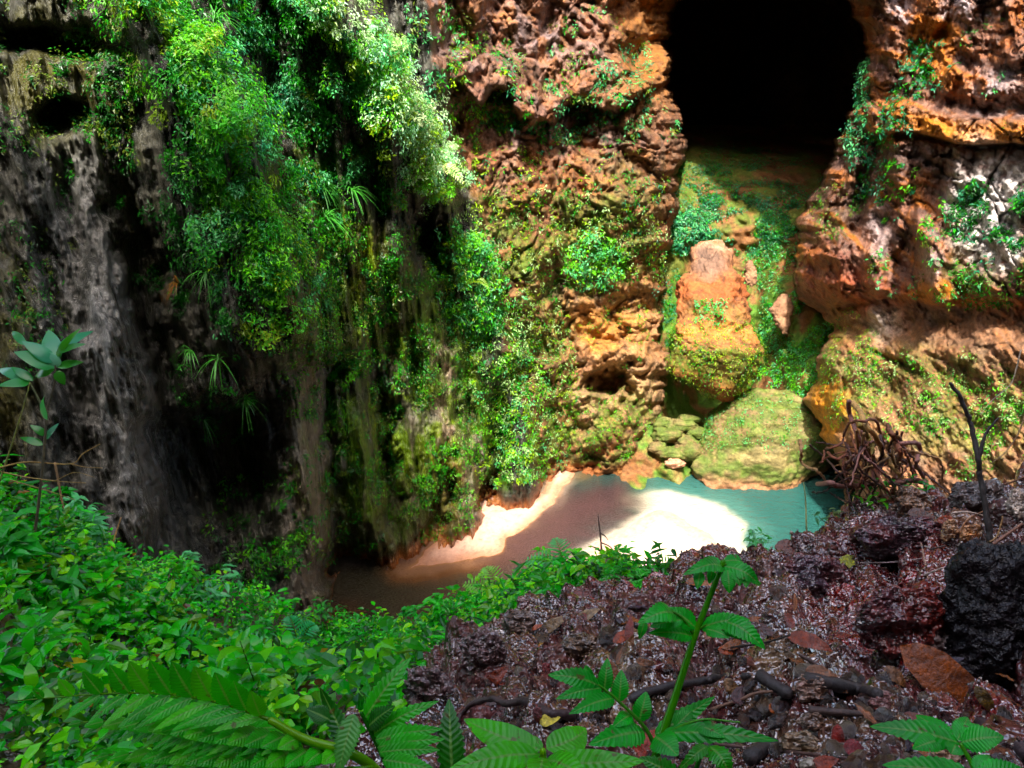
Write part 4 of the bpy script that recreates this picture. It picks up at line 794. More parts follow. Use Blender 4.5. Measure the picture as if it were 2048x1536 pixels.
class Plant:
    "things whose parts are placed by world points; parts are stored relative to the plant's base"
    def __init__(s, name, base, label, cat, group=None): s.b = np.array(base, float); s.o = empty(name, s.b, label, cat, group)
    def leaf(s, base, tip, nrm, width, col, mat=None, name='leaf', parent=None, **k):
        return put_blade(name, mat or M_FERN, col, parent or s.o, np.array(base)-s.b, np.array(tip)-s.b, nrm, width, **k)
    def stem(s, pts, r0, r1, col=(.10, .22, .04), name='stem', n=18, mat=None, parent=None, jit=0, sides=8):
        V, Fc = tube([np.array(p)-s.b for p in pts], r0, r1, n, sides, jit); return put(name, mesh_np(name, V, Fc, np.zeros((len(V), 3))+np.array(col)), mat or M_LEAFNEAR, parent or s.o)
px3 = lambda x, y, d: pix(x, y, d)
VIEW = norm(pix(CX, CY, -1.0)-pix(CX, CY, 0.0))      # towards the viewer
UPV = np.array([0, 0, 1.]); NL = norm(VIEW*.55+UPV*.8)
FG = (.05, .33, .006); FGL = (.09, .40, .01); FGD = (.02, .13, .012); SPR = (.035, .31, .045)
# --- big fern frond low on the left
fr = Plant('fern', px3(770, 1570, .74), 'large feathery fern frond spreading across the lower left corner', 'fern')
fr.stem([px3(800, 1600, .76), px3(745, 1535, .74), px3(690, 1502, .72), px3(610, 1478, .72), px3(540, 1440, .72)], .0052, .003, (.16, .34, .05), 'stalk', 24)
RACH = [([(540, 1440, .72), (450, 1408, .74), (330, 1388, .78), (200, 1388, .84), (30, 1402, .92)], 11, .034, 1.0), ([(610, 1478, .72), (480, 1456, .74), (340, 1440, .78), (120, 1446, .88)], 15, .030, .35), ([(690, 1502, .72), (540, 1500, .73), (380, 1500, .76), (180, 1512, .84)], 15, .030, .25), ([(745, 1535, .72), (560, 1545, .72), (360, 1552, .74), (150, 1570, .80)], 14, .032, .3), ([(600, 1480, .74), (520, 1420, .82), (400, 1418, .90), (260, 1425, .98)], 12, .028, .2)]
for pts, npair, ll, upf in RACH:
    P = crom([px3(*p) for p in pts], 60); T = norm(np.gradient(P, axis=0)); fo = fr.stem(list(P[::6])+[P[-1]], .0017, .0006, (.10, .25, .03), 'frond', 20, sides=5)
    for k in range(npair):
        u = .03+.95*(k+.3)/npair; i = int(u*59); b = P[i]; t = T[i]; s_ = math.sin(PI*(.18+.80*u))**.7*1.15; l_ = ll*s_
        for sgn in (1, -1):
            if sgn > 0: d = norm(VIEW*.05+UPV*(1.0 if upf > .9 else .35)+t*(.15+.55*u)+np.cross(t, UPV)*(.0 if upf > .9 else -.7))
            else: d = norm(VIEW*.75-UPV*.35+t*.85)
            ln = l_*(1.0 if sgn > 0 else 1.35)
            fr.leaf(b, b+d*ln, norm(VIEW*.8+UPV*.5) if sgn > 0 else norm(UPV+VIEW*.25), l_*(.60 if sgn > 0 else .36), FG if k % 3 else FGL, name='leaflet', parent=fo, lobes=9, ld=.2, arch=.05, fold=.1, prof=(.2, .8))
# --- second fern between frond and broad leaves
f2 = Plant('fern', px3(765, 1560, .80), 'young fern with upright serrated leaflets left of the broad leaved plant', 'fern')
f2.stem([px3(790, 1560, .8), px3(755, 1490, .8), px3(730, 1440, .8), px3(722, 1425, .8)], .0028, .0015, FGD)
for b, t, w_, c_, kw in [((728, 1440, .8), (822, 1315, .82), .021, FG, {}), ((745, 1470, .8), (878, 1402, .8), .017, FG, dict(arch=.14)), ((735, 1455, .8), (790, 1412, .79), .02, FGD, {}), ((700, 1500, .78), (640, 1375, .8), .020, FGD, dict(arch=-.15)), ((660, 1440, .78), (612, 1418, .78), .018, FGD, {}), ((708, 1428, .72), (676, 1548, .70), .021, (.10, .30, .08), dict(arch=.05)), ((905, 1560, .75), (898, 1398, .78), .026, FGD, {}), ((750, 1480, .78), (885, 1458, .76), .018, FG, {}), ((755, 1495, .77), (890, 1478, .75), .018, FG, {}), ((758, 1505, .76), (880, 1500, .74), .016, FG, {}), ((765, 1520, .75), (870, 1540, .73), .018, FG, {}), ((710, 1470, .76), (700, 1430, .74), .024, FG, {})]:
    f2.leaf(px3(*b), px3(*t), NL, w_*1.0, c_, name='leaflet', **{**dict(lobes=12, ld=.25, arch=.08, fold=.2, prof=(.2, .8)), **kw})
# --- broad leaved plant
bp_ = Plant('broad_leaved_plant', px3(1090, 1600, .66), 'bright lime plant with smooth broad leaves at the bottom edge', 'plant')
bp_.stem([px3(1095, 1620, .68), px3(1090, 1560, .66), px3(1085, 1500, .65)], .003, .0025, (.2, .42, .05))
BL = (.09, .42, .012)
for b, t, w_, kw in [((1083, 1500, .65), (928, 1438, .68), .022, dict(arch=.10, side=.06)), ((1080, 1508, .65), (895, 1540, .62), .021, dict(arch=.12)), ((1093, 1498, .65), (1172, 1456, .68), .023, dict(arch=.12, side=-.1)), ((1095, 1530, .64), (1290, 1522, .62), .020, dict(arch=.10, side=-.03)), ((1085, 1515, .64), (1075, 1590, .6), .02, {}), ((1090, 1520, .64), (1180, 1560, .6), .02, {}), ((1085, 1498, .65), (1060, 1470, .66), .006, {})]:
    bp_.leaf(px3(*b), px3(*t), norm(UPV*.9+VIEW*.5), w_, BL, mat=M_FERN, n=16, fold=.16, ripple=.05, prof=(.3, .95), **kw)
# --- tall unfurling fern in the middle
f3 = Plant('fern', px3(1300, 1520, .92), 'young fern with one tall bare stalk and drooping leaf sprays', 'fern')
stk = [px3(1305, 1540, .92), px3(1318, 1490, .92), px3(1350, 1395, .93), px3(1392, 1265, .94), px3(1425, 1180, .95), px3(1447, 1122, .95)]
f3.stem(stk, .0052, .0026, (.07, .26, .03), 'stalk', 30)
def spray(plant, rach, leaves, col, name='frond', rr=.0018):
    o = plant.stem([px3(*p) for p in rach], rr, .0008, (.09, .28, .05), name, 14, sides=6)
    for b, t, w_, kw in leaves: plant.leaf(px3(*b), px3(*t), NL, w_, col, name='leaflet', parent=o, **{**dict(lobes=11, ld=.20, arch=.10, fold=.22, prof=(.2, .8)), **kw})
D1_ = .93
spray(f3, [(1445, 1130, .95), (1420, 1135, .94), (1385, 1145, .93)], [((1446, 1135, .95), (1366, 1150, .92), .020, dict(arch=.22)), ((1445, 1128, .95), (1405, 1136, .97), .016, dict(arch=.3)), ((1400, 1142, .93), (1394, 1178, .92), .013, {}), ((1425, 1140, .94), (1418, 1168, .93), .010, {})], SPR)
spray(f3, [(1447, 1128, .95), (1480, 1132, .95), (1508, 1155, .95), (1522, 1168, .94)], [((1446, 1132, .95), (1520, 1172, .94), .022, dict(arch=.25)), ((1448, 1122, .95), (1486, 1132, .97), .016, dict(arch=.2)), ((1455, 1140, .94), (1458, 1186, .93), .018, {}), ((1470, 1140, .94), (1480, 1172, .93), .014, {}), ((1490, 1145, .94), (1492, 1176, .93), .012, {})], SPR)
spray(f3, [(1388, 1270, .94), (1360, 1232, .93), (1320, 1220, .92), (1282, 1242, .91)], [((1392, 1256, .94), (1335, 1216, .94), .024, dict(arch=.10)), ((1350, 1228, .93), (1276, 1246, .90), .026, dict(arch=.22)), ((1385, 1272, .94), (1298, 1266, .92), .020, dict(arch=.10)), ((1290, 1240, .90), (1279, 1278, .90), .010, {}), ((1365, 1240, .93), (1300, 1254, .92), .018, {})], SPR)
spray(f3, [(1400, 1258, .94), (1440, 1236, .93), (1490, 1242, .92), (1528, 1290, .91)], [((1402, 1256, .94), (1500, 1240, .92), .022, dict(arch=.16)), ((1440, 1240, .93), (1530, 1298, .90), .026, dict(arch=.2)), ((1412, 1258, .93), (1460, 1276, .91), .018, {}), ((1435, 1250, .93), (1492, 1280, .91), .018, {}), ((1470, 1250, .92), (1518, 1285, .91), .016, {})], SPR)
spray(f3, [(1312, 1500, .92), (1290, 1455, .91), (1240, 1405, .90), (1200, 1372, .90), (1150, 1345, .90)], [((1200, 1372, .9), (1096, 1350, .89), .024, dict(arch=.16)), ((1208, 1384, .9), (1215, 1316, .91), .017, {}), ((1203, 1376, .9), (1112, 1398, .87), .018, {}), ((1228, 1396, .9), (1138, 1428, .86), .020, {}), ((1238, 1404, .9), (1243, 1340, .91), .019, {}), ((1176, 1360, .9), (1172, 1330, .9), .013, {}), ((1278, 1444, .91), (1293, 1383, .92), .021, {}), ((1289, 1464, .91), (1177, 1490, .86), .030, {}), ((1262, 1430, .91), (1225, 1455, .88), .018, {})], SPR, rr=.0026)
spray(f3, [(1312, 1500, .92), (1330, 1470, .91), (1400, 1440, .90), (1480, 1445, .89)], [((1310, 1470, .92), (1430, 1393, .93), .021, dict(arch=-.04)), ((1325, 1466, .91), (1557, 1482, .88), .022, dict(arch=.10)), ((1310, 1473, .91), (1356, 1512, .88), .032, {}), ((1395, 1450, .9), (1450, 1475, .88), .018, {}), ((1350, 1455, .91), (1385, 1420, .92), .018, {})], SPR, rr=.0024)
# --- small curled fern head
f4 = Plant('fern', px3(1400, 1570, .80), 'dark green curled fern leaf at the bottom edge right of the tall stalk', 'fern')
f4.stem([px3(1385, 1580, .8), px3(1392, 1540, .8), px3(1405, 1505, .8), px3(1420, 1492, .8)], .0025, .0015, FGD)
for b, t, w_, kw in [((1418, 1492, .8), (1462, 1560, .78), .022, dict(arch=.35)), ((1415, 1493, .8), (1352, 1545, .78), .014, dict(arch=.35)), ((1360, 1560, .79), (1278, 1515, .79), .022, {}), ((1350, 1560, .78), (1300, 1560, .76), .02, {})]:
    f4.leaf(px3(*b), px3(*t), NL, w_, (.03, .2, .02), name='leaflet', **{**dict(lobes=8, ld=.3, arch=.1, fold=.2, prof=(.2, .8)), **kw})
# --- right corner plant
f5 = Plant('serrated_plant', px3(1960, 1570, .78), 'plant with wide serrated wet leaves in the lower right corner', 'plant')
f5.stem([px3(1965, 1580, .78), px3(1945, 1530, .79), px3(1920, 1486, .80)], .0028, .0018, (.08, .28, .04))
for b, t, w_, kw in [((1920, 1486, .8), (1740, 1453, .81), .026, dict(arch=.08)), ((1905, 1482, .8), (1832, 1430, .83), .022, {}), ((1922, 1485, .8), (2008, 1474, .79), .026, dict(arch=.1)), ((1915, 1480, .8), (1935, 1434, .83), .020, {}), ((1912, 1488, .79), (1902, 1508, .78), .018, {}), ((1880, 1480, .8), (1825, 1498, .78), .02, {}), ((1925, 1480, .8), (1960, 1450, .82), .018, {})]:
    f5.leaf(px3(*b), px3(*t), norm(UPV+VIEW*.4), w_, SPR, lobes=12, ld=.18, fold=.18, prof=(.2, .8), **{**dict(arch=.06), **kw})
f6 = Plant('serrated_plant', px3(1950, 1600, .72), 'lowest serrated leaves cut by the bottom edge near the right corner', 'plant')
f6.stem([px3(1960, 1600, .72), px3(1950, 1560, .72)], .002, .0015, (.08, .28, .04))
for b, t, w_ in [((1950, 1555, .72), (1765, 1530, .72), .024), ((1955, 1550, .72), (1980, 1512, .74), .02), ((1955, 1552, .72), (2050, 1540, .72), .024), ((1900, 1550, .72), (1880, 1515, .73), .018)]:
    f6.leaf(px3(*b), px3(*t), norm(UPV+VIEW*.4), w_, SPR, lobes=12, ld=.18, fold=.18, prof=(.2, .8), arch=.06)
# --- sapling at the left edge
sp_ = Plant('sapling', px3(60, 1110, 3.5), 'thin sapling with glossy blue green leaves against the dark cliff', 'sapling')
sp_.stem([px3(54, 1175, 3.5), px3(78, 1000, 3.5), px3(92, 850, 3.5), px3(92, 825, 3.5), px3(108, 770, 3.5), px3(112, 715, 3.5)], .0065, .0033, (.05, .04, .02), mat=M_WOOD)
sp_.stem([px3(92, 828, 3.5), px3(78, 800, 3.5), px3(60, 765, 3.5)], .006, .003, (.05, .06, .02), 'branch', mat=M_WOOD)
for b, t, w_, c_ in [((112, 725), (97, 660), 34, (.12, .34, .20)), ((112, 715), (162, 656), 16, (.05, .2, .03)), ((116, 702), (187, 662), 26, (.06, .26, .14)), ((116, 705), (172, 688), 16, (.05, .2, .05)), ((110, 725), (44, 682), 26, (.07, .27, .15)), ((110, 735), (28, 704), 32, (.06, .25, .09)), ((108, 738), (100, 704), 30, (.16, .38, .26)), ((114, 735), (168, 724), 20, (.05, .2, .04)), ((108, 740), (70, 752), 26, (.05, .22, .04)), ((60, 765), (-5, 738), 22, (.08, .27, .15)), ((60, 766), (-6, 772), 20, (.05, .22, .06)), ((66, 762), (22, 734), 16, (.05, .22, .08)), ((50, 690), (25, 662), 14, (.06, .24, .1)), ((95, 840), (90, 790), 12, (.07, .25, .15)), ((112, 742), (130, 770), 18, (.04, .16, .03)), ((90, 880), (118, 846), 12, (.08, .25, .15)), ((92, 870), (60, 850), 14, (.05, .2, .05)), ((86, 890), (40, 875), 14, (.05, .2, .05))]:
    sp_.leaf(px3(*b, 3.5), px3(*t, 3.5+.12*rng.randn()), NL, w_*3.5/F*1.15, c_, mat=M_LEAFNEAR, prof=(.3, .9), n=10, arch=.08, fold=.15)
tw_ = lambda name, pts, r0, r1, label, col=(.20, .13, .05), cat='twig', mat=None, n=24, jit=.0, group=None: None
def twig(name, pts, r0, r1, label, col=(.20, .13, .05), cat='twig', n=24, jit=0, group=None, branches=()):
    b = px3(*pts[0]); V, Fc = tube([px3(*p)-b for p in pts], r0, r1, n, 7, jit, .25); cs = np.zeros((len(V), 3))+np.array(col)
    o = put(name, mesh_np(name, V, Fc, cs), M_WOOD, label=label, category=cat, group=group); o.location = b
    for br in branches:
        V, Fc = tube([px3(*p)-b for p in br], r1*1.4, r1*.6, 12, 6, jit); put('side_twig', mesh_np('side_twig', V, Fc, np.zeros((len(V), 3))+np.array(col)), M_WOOD, o)
    return o
twig('bare_twig', [(-30, 945, 3.35), (20, 930, 3.35), (60, 924, 3.5), (142, 928, 3.5), (165, 908, 3.5), (200, 888, 3.5)], .0035, .0015, 'pale bare twig rising to the right below the sapling leaves', (.26, .17, .06), branches=[[(142, 928, 3.5), (170, 934, 3.5), (205, 936, 3.5)]])
twig('bare_twig', [(-30, 935, 3.35), (40, 952, 3.35), (110, 962, 3.35), (172, 966, 3.35)], .003, .0014, 'lower pale twig drooping across the dark cliff at the left edge', (.24, .17, .06), branches=[[(110, 962, 3.35), (150, 945, 3.35), (190, 955, 3.35)]])
twig('bare_twig', [(20, 960, 3.5), (90, 980, 3.5), (150, 1000, 3.5)], .0028, .0012, 'short olive twig under the two pale ones at the left edge', (.18, .14, .04))
twig('bare_twig', [(-10, 990, 3.35), (20, 900, 3.35), (45, 820, 3.35), (60, 765, 3.35)], .004, .002, 'thin olive stem crossing the sapling at the left edge', (.14, .16, .04))
twig('dry_stick', [(212, 1135, 4.65), (225, 1090, 4.65), (234, 1060, 4.65), (242, 1035, 4.65)], .006, .003, 'dry pale stick standing in the green slope before the cliff', (.34, .19, .09), cat='stick')
twig('dry_stick', [(110, 925, 4.45), (118, 970, 4.45), (132, 1040, 4.45), (145, 1070, 4.45)], .006, .004, 'brown jointed stick leaning below the sapling', (.20, .12, .06), cat='stick')
# --- forked black stick on the right rim
g_, _ = hit(1982, 1085)
twig('forked_stick', [(1984, 1095, 2.45), (1975, 1050, 2.46), (1962, 960, 2.48), (1957, 920, 2.48), (1946, 865, 2.5), (1935, 830, 2.5), (1920, 795, 2.5), (1900, 766, 2.5)], .0095, .0048, 'black forked stick standing upright on the muddy rim', (.018, .013, .012), cat='stick', n=40, jit=.0012, branches=[[(1957, 925, 2.48), (1964, 890, 2.48), (1975, 860, 2.48), (1997, 836, 2.48)]])
twig('dry_stick', [(1972, 1098, 2.3), (2005, 1075, 2.3), (2045, 1047, 2.3)], .005, .0035, 'smooth brown stick lying at the right edge of the mud', (.20, .10, .07), cat='stick')
twig('dry_stick', [(1905, 1026, 2.5), (1930, 1024, 2.5), (1955, 1028, 2.5), (1980, 1036, 2.5)], .0035, .002, 'thin pale stick left of the foot of the forked stick', (.42, .33, .28), cat='stick')
twig('dry_stick', [(1965, 1090, 2.4), (1992, 1075, 2.4), (2003, 1045, 2.4), (2005, 1033, 2.4)], .0028, .0018, 'curved tan twig at the foot of the forked stick', (.34, .2, .1))
twig('dry_stick', [(1920, 1065, 2.5), (1935, 1040, 2.5), (1975, 1018, 2.5)], .003, .0018, 'reddish twig leaning on the tan stones by the forked stick', (.30, .14, .07))
twig('grass_stalk', [(1613, 1060, 3.05), (1611, 1000, 3.05), (1607, 965, 3.05)], .003, .0015, 'pale grass stalk rising from the rim over the teal pool', (.30, .33, .16), cat='stalk')
twig('bare_twig', [(2060, 950, 2.7), (2000, 970, 2.75), (1950, 962, 2.8), (1930, 950, 2.8)], .003, .0015, 'thin brown twig crossing behind the forked stick', (.16, .08, .05))
twig('bare_twig', [(2050, 830, 2.6), (2035, 870, 2.6), (2010, 905, 2.6), (1985, 925, 2.6)], .0022, .0012, 'hair thin tan twig at the right edge above the rim', (.30, .2, .12))
twig('bare_twig', [(2042, 700, 2.6), (2032, 740, 2.6), (2020, 770, 2.6), (1985, 800, 2.6), (1960, 830, 2.6)], .0022, .001, 'whitish hanging twig at the right edge before the mossy wall', (.45, .36, .28))
twig('bare_twig', [(1208, 1145, 4.9), (1204, 1110, 4.9), (1200, 1065, 4.9), (1196, 1030, 4.9)], .0075, .003, 'dark dry stem standing against the bright sand', (.07, .04, .035), cat='stem', branches=[[(1202, 1085, 4.9), (1222, 1095, 4.9), (1240, 1120, 4.9)], [(1201, 1066, 4.9), (1210, 1072, 4.9), (1216, 1080, 4.9)], [(1206, 1100, 4.9), (1216, 1125, 4.9)]])
twig('bare_twig', [(1290, 1130, 4.7), (1262, 1108, 4.7), (1240, 1098, 4.7), (1228, 1092, 4.7)], .006, .003, 'reddish dry stem leaning over the bright sand', (.16, .07, .05), cat='stem', branches=[[(1250, 1103, 4.7), (1258, 1096, 4.7), (1272, 1094, 4.7)]])
twig('bare_twig', [(1025, 1205, 6.2), (1020, 1175, 6.2), (1048, 1130, 6.2), (1062, 1105, 6.2)], .007, .003, 'thin reddish stem in front of the dark stream', (.20, .11, .05), cat='stem', branches=[[(1048, 1130, 6.2), (1075, 1118, 6.2), (1096, 1106, 6.2)]])
# --- root tangle
RT = Plant('root_tangle', px3(1740, 985, 3.3), 'heap of twisted brown roots and vines on the rim beside the pool', 'roots')
def root(pts, r0, r1, col, d0=3.3): RT.stem([px3(p[0], p[1], d0+(p[2] if len(p) > 2 else 0)) for p in pts], r0, r1, col, 'root', 30, M_WOOD, jit=.0018, sides=7)
RB, RP, RY, RD = (.20, .07, .04), (.24, .11, .09), (.55, .34, .15), (.06, .025, .02)
for pts, r0, r1, c_ in [([(1705, 805), (1720, 822), (1733, 850), (1755, 880), (1768, 910), (1800, 950), (1815, 985)], .026, .016, RY), ([(1698, 802), (1700, 830), (1712, 865), (1725, 890), (1742, 925), (1748, 960)], .02, .014, RP),
    ([(1768, 890), (1752, 842), (1728, 842), (1700, 846), (1688, 870), (1682, 885), (1665, 895), (1650, 900), (1645, 925)], .012, .009, RB), ([(1600, 880), (1603, 905), (1602, 922), (1615, 935), (1635, 942), (1650, 960)], .014, .010, (.35, .2, .1)),
    ([(1785, 890), (1800, 888), (1835, 886), (1838, 905), (1832, 925), (1845, 950), (1852, 975)], .020, .014, RP), ([(1635, 968), (1660, 968), (1690, 972), (1740, 970), (1790, 966), (1825, 960), (1850, 965)], .020, .022, RP),
    ([(1790, 985), (1785, 1000), (1788, 970), (1795, 940), (1800, 905), (1790, 885)], .022, .02, RB), ([(1620, 890), (1650, 915), (1672, 940), (1690, 970), (1700, 1000)], .009, .006, RD), ([(1655, 905), (1675, 918), (1705, 905), (1740, 925), (1760, 960), (1780, 990)], .012, .009, RB),
    ([(1660, 970), (1680, 950), (1710, 930), (1735, 900), (1760, 888)], .010, .008, RD), ([(1633, 885), (1670, 890), (1700, 895), (1735, 895)], .007, .006, RD), ([(1672, 945), (1690, 948), (1712, 962), (1740, 960)], .012, .010, (.30, .16, .08)),
    ([(1625, 985), (1645, 985), (1660, 975), (1690, 960), (1720, 950)], .007, .008, RD), ([(1700, 865), (1712, 900), (1720, 940), (1740, 985)], .009, .008, RB), ([(1760, 870), (1765, 905), (1752, 945), (1770, 980)], .014, .010, RD),
    ([(1780, 900), (1760, 930), (1745, 955), (1720, 985)], .010, .008, RD), ([(1810, 900), (1820, 930), (1830, 960), (1845, 990)], .010, .009, RB), ([(1775, 850), (1785, 870), (1800, 880), (1795, 900)], .02, .016, (.16, .07, .04)),
    ([(1720, 850), (1735, 870), (1745, 900), (1740, 930)], .022, .016, (.25, .2, .06)), ([(1640, 925), (1662, 912), (1690, 905), (1720, 920), (1755, 930)], .007, .005, RB), ([(1690, 1005), (1700, 985), (1715, 970), (1740, 955)], .008, .007, RB), ([(1800, 925), (1805, 950), (1790, 975), (1795, 1000)], .008, .006, (.3, .17, .08)),
    ([(1660, 985), (1680, 998), (1700, 1005), (1720, 1000)], .007, .006, RD)]:
    root([(a, b, .12*rng.randn()) for a, b in pts], r0*.47, r1*.47, c_)
for k in range(34):
    a = np.array([1690+130*rng.rand(), 860+60*rng.rand()]); b = a+np.array([60*rng.randn(), 60+40*rng.rand()]); m_ = (a+b)/2+rng.randn(2)*18
    root([(a[0], a[1], .15*rng.randn()), (m_[0], m_[1], .15*rng.randn()), (b[0], min(b[1], 995), .1*rng.randn())], .005, .003, [RB, RD, (.3, .17, .08), RP][k % 4])
# ================================================================== GREEN SLOPE IN THE FOREGROUND
ok = (SG.mud < .45) & (SG.PX > -60) & (SG.PX < 1500) & (SG.PY > 960) & (SG.PY < 1600) & (R_ > 1.3) & (R_ < 10.6)
oi = np.argwhere(ok); gcP = SG.P[oi[:, 0], oi[:, 1]]; gcN = SG.N[oi[:, 0], oi[:, 1]]; gx_, gy_ = SG.PX[oi[:, 0], oi[:, 1]], SG.PY[oi[:, 0], oi[:, 1]]; gr = R_[oi[:, 0], oi[:, 1]]
BG = (.05, .34, .02); BG2 = (.025, .24, .03); BG3 = (.13, .45, .02); BG4 = (.02, .13, .01)
wgt = np.where(gr < 3, .35, 1.0)*(1-.85*np.clip(spot(gx_, gy_, 720, 1400, 110, 45, -10)+spot(gx_, gy_, 640, 1380, 60, 30), 0, 1)); wgt *= gr**.3; wgt /= wgt.sum()
sets = []
for (cnt, per, cr, h, size, pal) in ((4800, 7, .08, .13, .045, [BG, BG2, BG3, BG4]), (4200, 6, .07, .05, .034, [BG4, BG, BG3]), (1100, 8, .09, .22, .055, [BG, BG3, BG2, (.2, .45, .06)]), (2600, 9, .07, .16, .022, [BG3, BG, (.22, .48, .04)]), (420, 6, .10, .20, .10, [BG, BG4, BG2]), (260, 3, .10, .05, .045, [(.35, .30, .04), (.22, .10, .03), (.10, .05, .02)])):
    s_ = rng.choice(len(gcP), size=cnt, p=wgt); P, N = gcP[s_], gcN[s_]; c_ = pick(pal, cnt)*(.35+1.0*rng.rand(cnt, 1)); i = np.repeat(np.arange(cnt), per); m_ = len(i)
    near_ = np.clip(gr[s_]/4, .6, 1.15)[i]
    Q = P[i]+rand_unit(m_)*rng.rand(m_, 1)**.5*cr+UPV*(rng.rand(cnt)**1.4*h)[i][:, None]*(.4+.6*rng.rand(m_, 1))*near_[:, None]; Q[:, 2] = np.maximum(Q[:, 2], P[i][:, 2]+.01)
    sets.append(leafset(Q, N[i]*.4+UPV*.5+VIEW*.35, size*(.55+.9*rng.rand(m_)), c_[i]*(.8+.4*rng.rand(m_, 1)), aspect={.10: .2, .022: .6}.get(size, .5), near=True, droop=.25, up=.7, fold=.12))
put_set('ground_cover_leaves', sets, M_LEAFNEAR, kind='stuff', label='glossy bright green ground cover over the slope above the pool', category='ground cover')
# rim fringe that leans over the pool
def g_at(px, py):
    p, n_ = hit(px, py); k_ = 0
    while p is None and k_ < 30: py += 6; p, n_ = hit(px, py); k_ += 1
    return p, n_
for a in [(650, 1275, .30, 700, .045, [BG, BG4, BG2], 'rounded leafy bush on the slope edge beside the dark pool'), (405, 1180, .26, 260, .07, [BLUE, MINT], 'blue green bush standing against the foot of the dark cliff'), (330, 1170, .22, 260, .05, [BG3, BG], 'lime bush on the slope under the dark cliff'), (500, 1255, .24, 260, .055, [MINT, BG2], 'mint coloured bush at the lowest part of the slope'), (1250, 1128, .14, 260, .032, [BG, BG2], 'small leafy plant on the rim before the bright sand'), (1100, 1140, .20, 240, .06, [BG, BG3, (.3, .42, .06)], 'leafy bush on the rim below the stream bend'), (860, 1225, .24, 260, .07, [BG2, BG], 'glossy bush on the slope edge before the brown water'), (1500, 1062, .07, 60, .03, [MINT, BG], 'small pale plant on the rim before the teal water'), (130, 1040, .24, 200, .08, [MINT, BG2], 'tall leafy bush at the far left before the dark rock'), (1655, 1005, .08, 90, .028, [MINT, (.3, .42, .2)], 'little pale plant at the left foot of the root heap'), (1820, 992, .09, 80, .03, [BG, BG2], 'green sprouts under the right side of the root heap'), (30, 1150, .24, 170, .10, [BG, BG2], 'bright bush with larger leaves at the left edge'), (1740, 985, .09, 60, .03, [BG, BG3], 'green sprouts growing through the root heap')]:
    p, n_ = g_at(a[0], a[1]+12); shrub(a[0], a[1], a[2], a[3], a[4], a[5], a[6], at=(p, UPV), out=.0, squash=.7, cat='bush')
# herbs with single leaves (copies of three plants)
protos = []
for v in range(3):
    o = empty('broad_herb', (0, 0, 0), 'leafy green herb with broad pointed leaves on the left slope', 'herb', 'broad leaved herbs on the green slope')
    hgt = .16+.05*v; top_ = np.array([.03*rng.randn(), .03*rng.randn(), hgt]); V, Fc = tube([(0, 0, -.04), top_*.5+np.array([.015, 0, 0]), top_], .003, .0015, 8, 5); put('stem', mesh_np('stem', V, Fc, np.zeros((len(V), 3))+C_(.07, .18, .03)), M_LEAFNEAR, o)
    for k in range(8):
        a = k*2.4+rng.rand()*.5; f_ = .35+.65*(k/7); b = top_*f_; d = np.array([math.cos(a), math.sin(a), .25]); l_ = .075+.035*rng.rand()
        V, Fc, UV = blade(b, b+d*l_, UPV, l_*.5, n=8, prof=(.3, .9), arch=.16, fold=.14); put('leaf', mesh_np('leaf', V, Fc, np.zeros((len(V), 3))+np.array(pick([BG, BG2, BG3], 1)[0])*(.8+.5*rng.rand()), uv=UV), M_LEAFNEAR, o)
    protos.append(o)
spots = []
for k in range(400):
    x, y = rng.rand()*620-10, 1060+rng.rand()*400
    if y < 1060+.28*x+30: continue
    if all((x-a)**2+(y-b)**2 > 38**2 for a, b in spots): spots.append((x, y))
spots += [(700+rng.rand()*240, 1300-.25*k*8+rng.rand()*30) for k in range(8)]
for k, (x, y) in enumerate(spots[:64]):
    p, n_ = hit(x, y)
    if p is None: continue
    pr = protos[k % 3]
    if k < 3: o = pr
    else:
        o = pr.copy(); COL.objects.link(o)
        for ch in pr.children: c_ = ch.copy(); COL.objects.link(c_); c_.parent = o
    o['label'] = ('leafy green herb with broad pointed leaves near the sapling at the left edge' if x < 210 else 'leafy green herb with broad pointed leaves in the middle of the left slope' if x < 430 else 'leafy green herb with broad pointed leaves toward the brown water side of the slope')
    o['group'] = 'herbs near the sapling' if x < 210 else 'herbs in the middle of the slope' if x < 430 else 'herbs toward the water side'
    o.location = p+UPV*.03; o.rotation_euler = (rng.randn()*.2, rng.randn()*.2, rng.rand()*6.3); s_ = .5+.35*rng.rand(); o.scale = (s_, s_, s_)
# small ferns on the slope and cliff
def small_fern(P, dirs, ln, col, label, side=UPV):
    pl = Plant('small_fern', P, label, 'fern')
    for d in dirs:
        d = norm(np.array(d, float)); tip = P+d*ln-UPV*ln*.18; C0 = crom([P, P+d*ln*.5+UPV*ln*.10, tip], 24); fo = pl.stem(list(C0[::4])+[C0[-1]], .004, .0015, (.1, .25, .04), 'frond', 10, sides=5); T = norm(np.gradient(C0, axis=0)); sdv = norm(np.cross(d, norm(UPV*.6+VIEW*.8)))
        parts_ = []
        for k in range(1, 23, 2):
            l_ = ln*.27*math.sin(PI*min(1, .25+.75*k/23))**.8*(.85+.3*rng.rand())
            for sg in (1, -1):
                V, Fc, UV = blade(C0[k]-P, C0[k]-P+(sdv*sg*l_+T[k]*l_*.45), norm(UPV*.6+VIEW*.8), ln*.042, n=6, arch=.05, fold=.1); parts_.append((V, Fc, np.array(col)*(.85+.3*rng.rand())))
        put_set('leaflets', parts_, M_LEAF, fo)
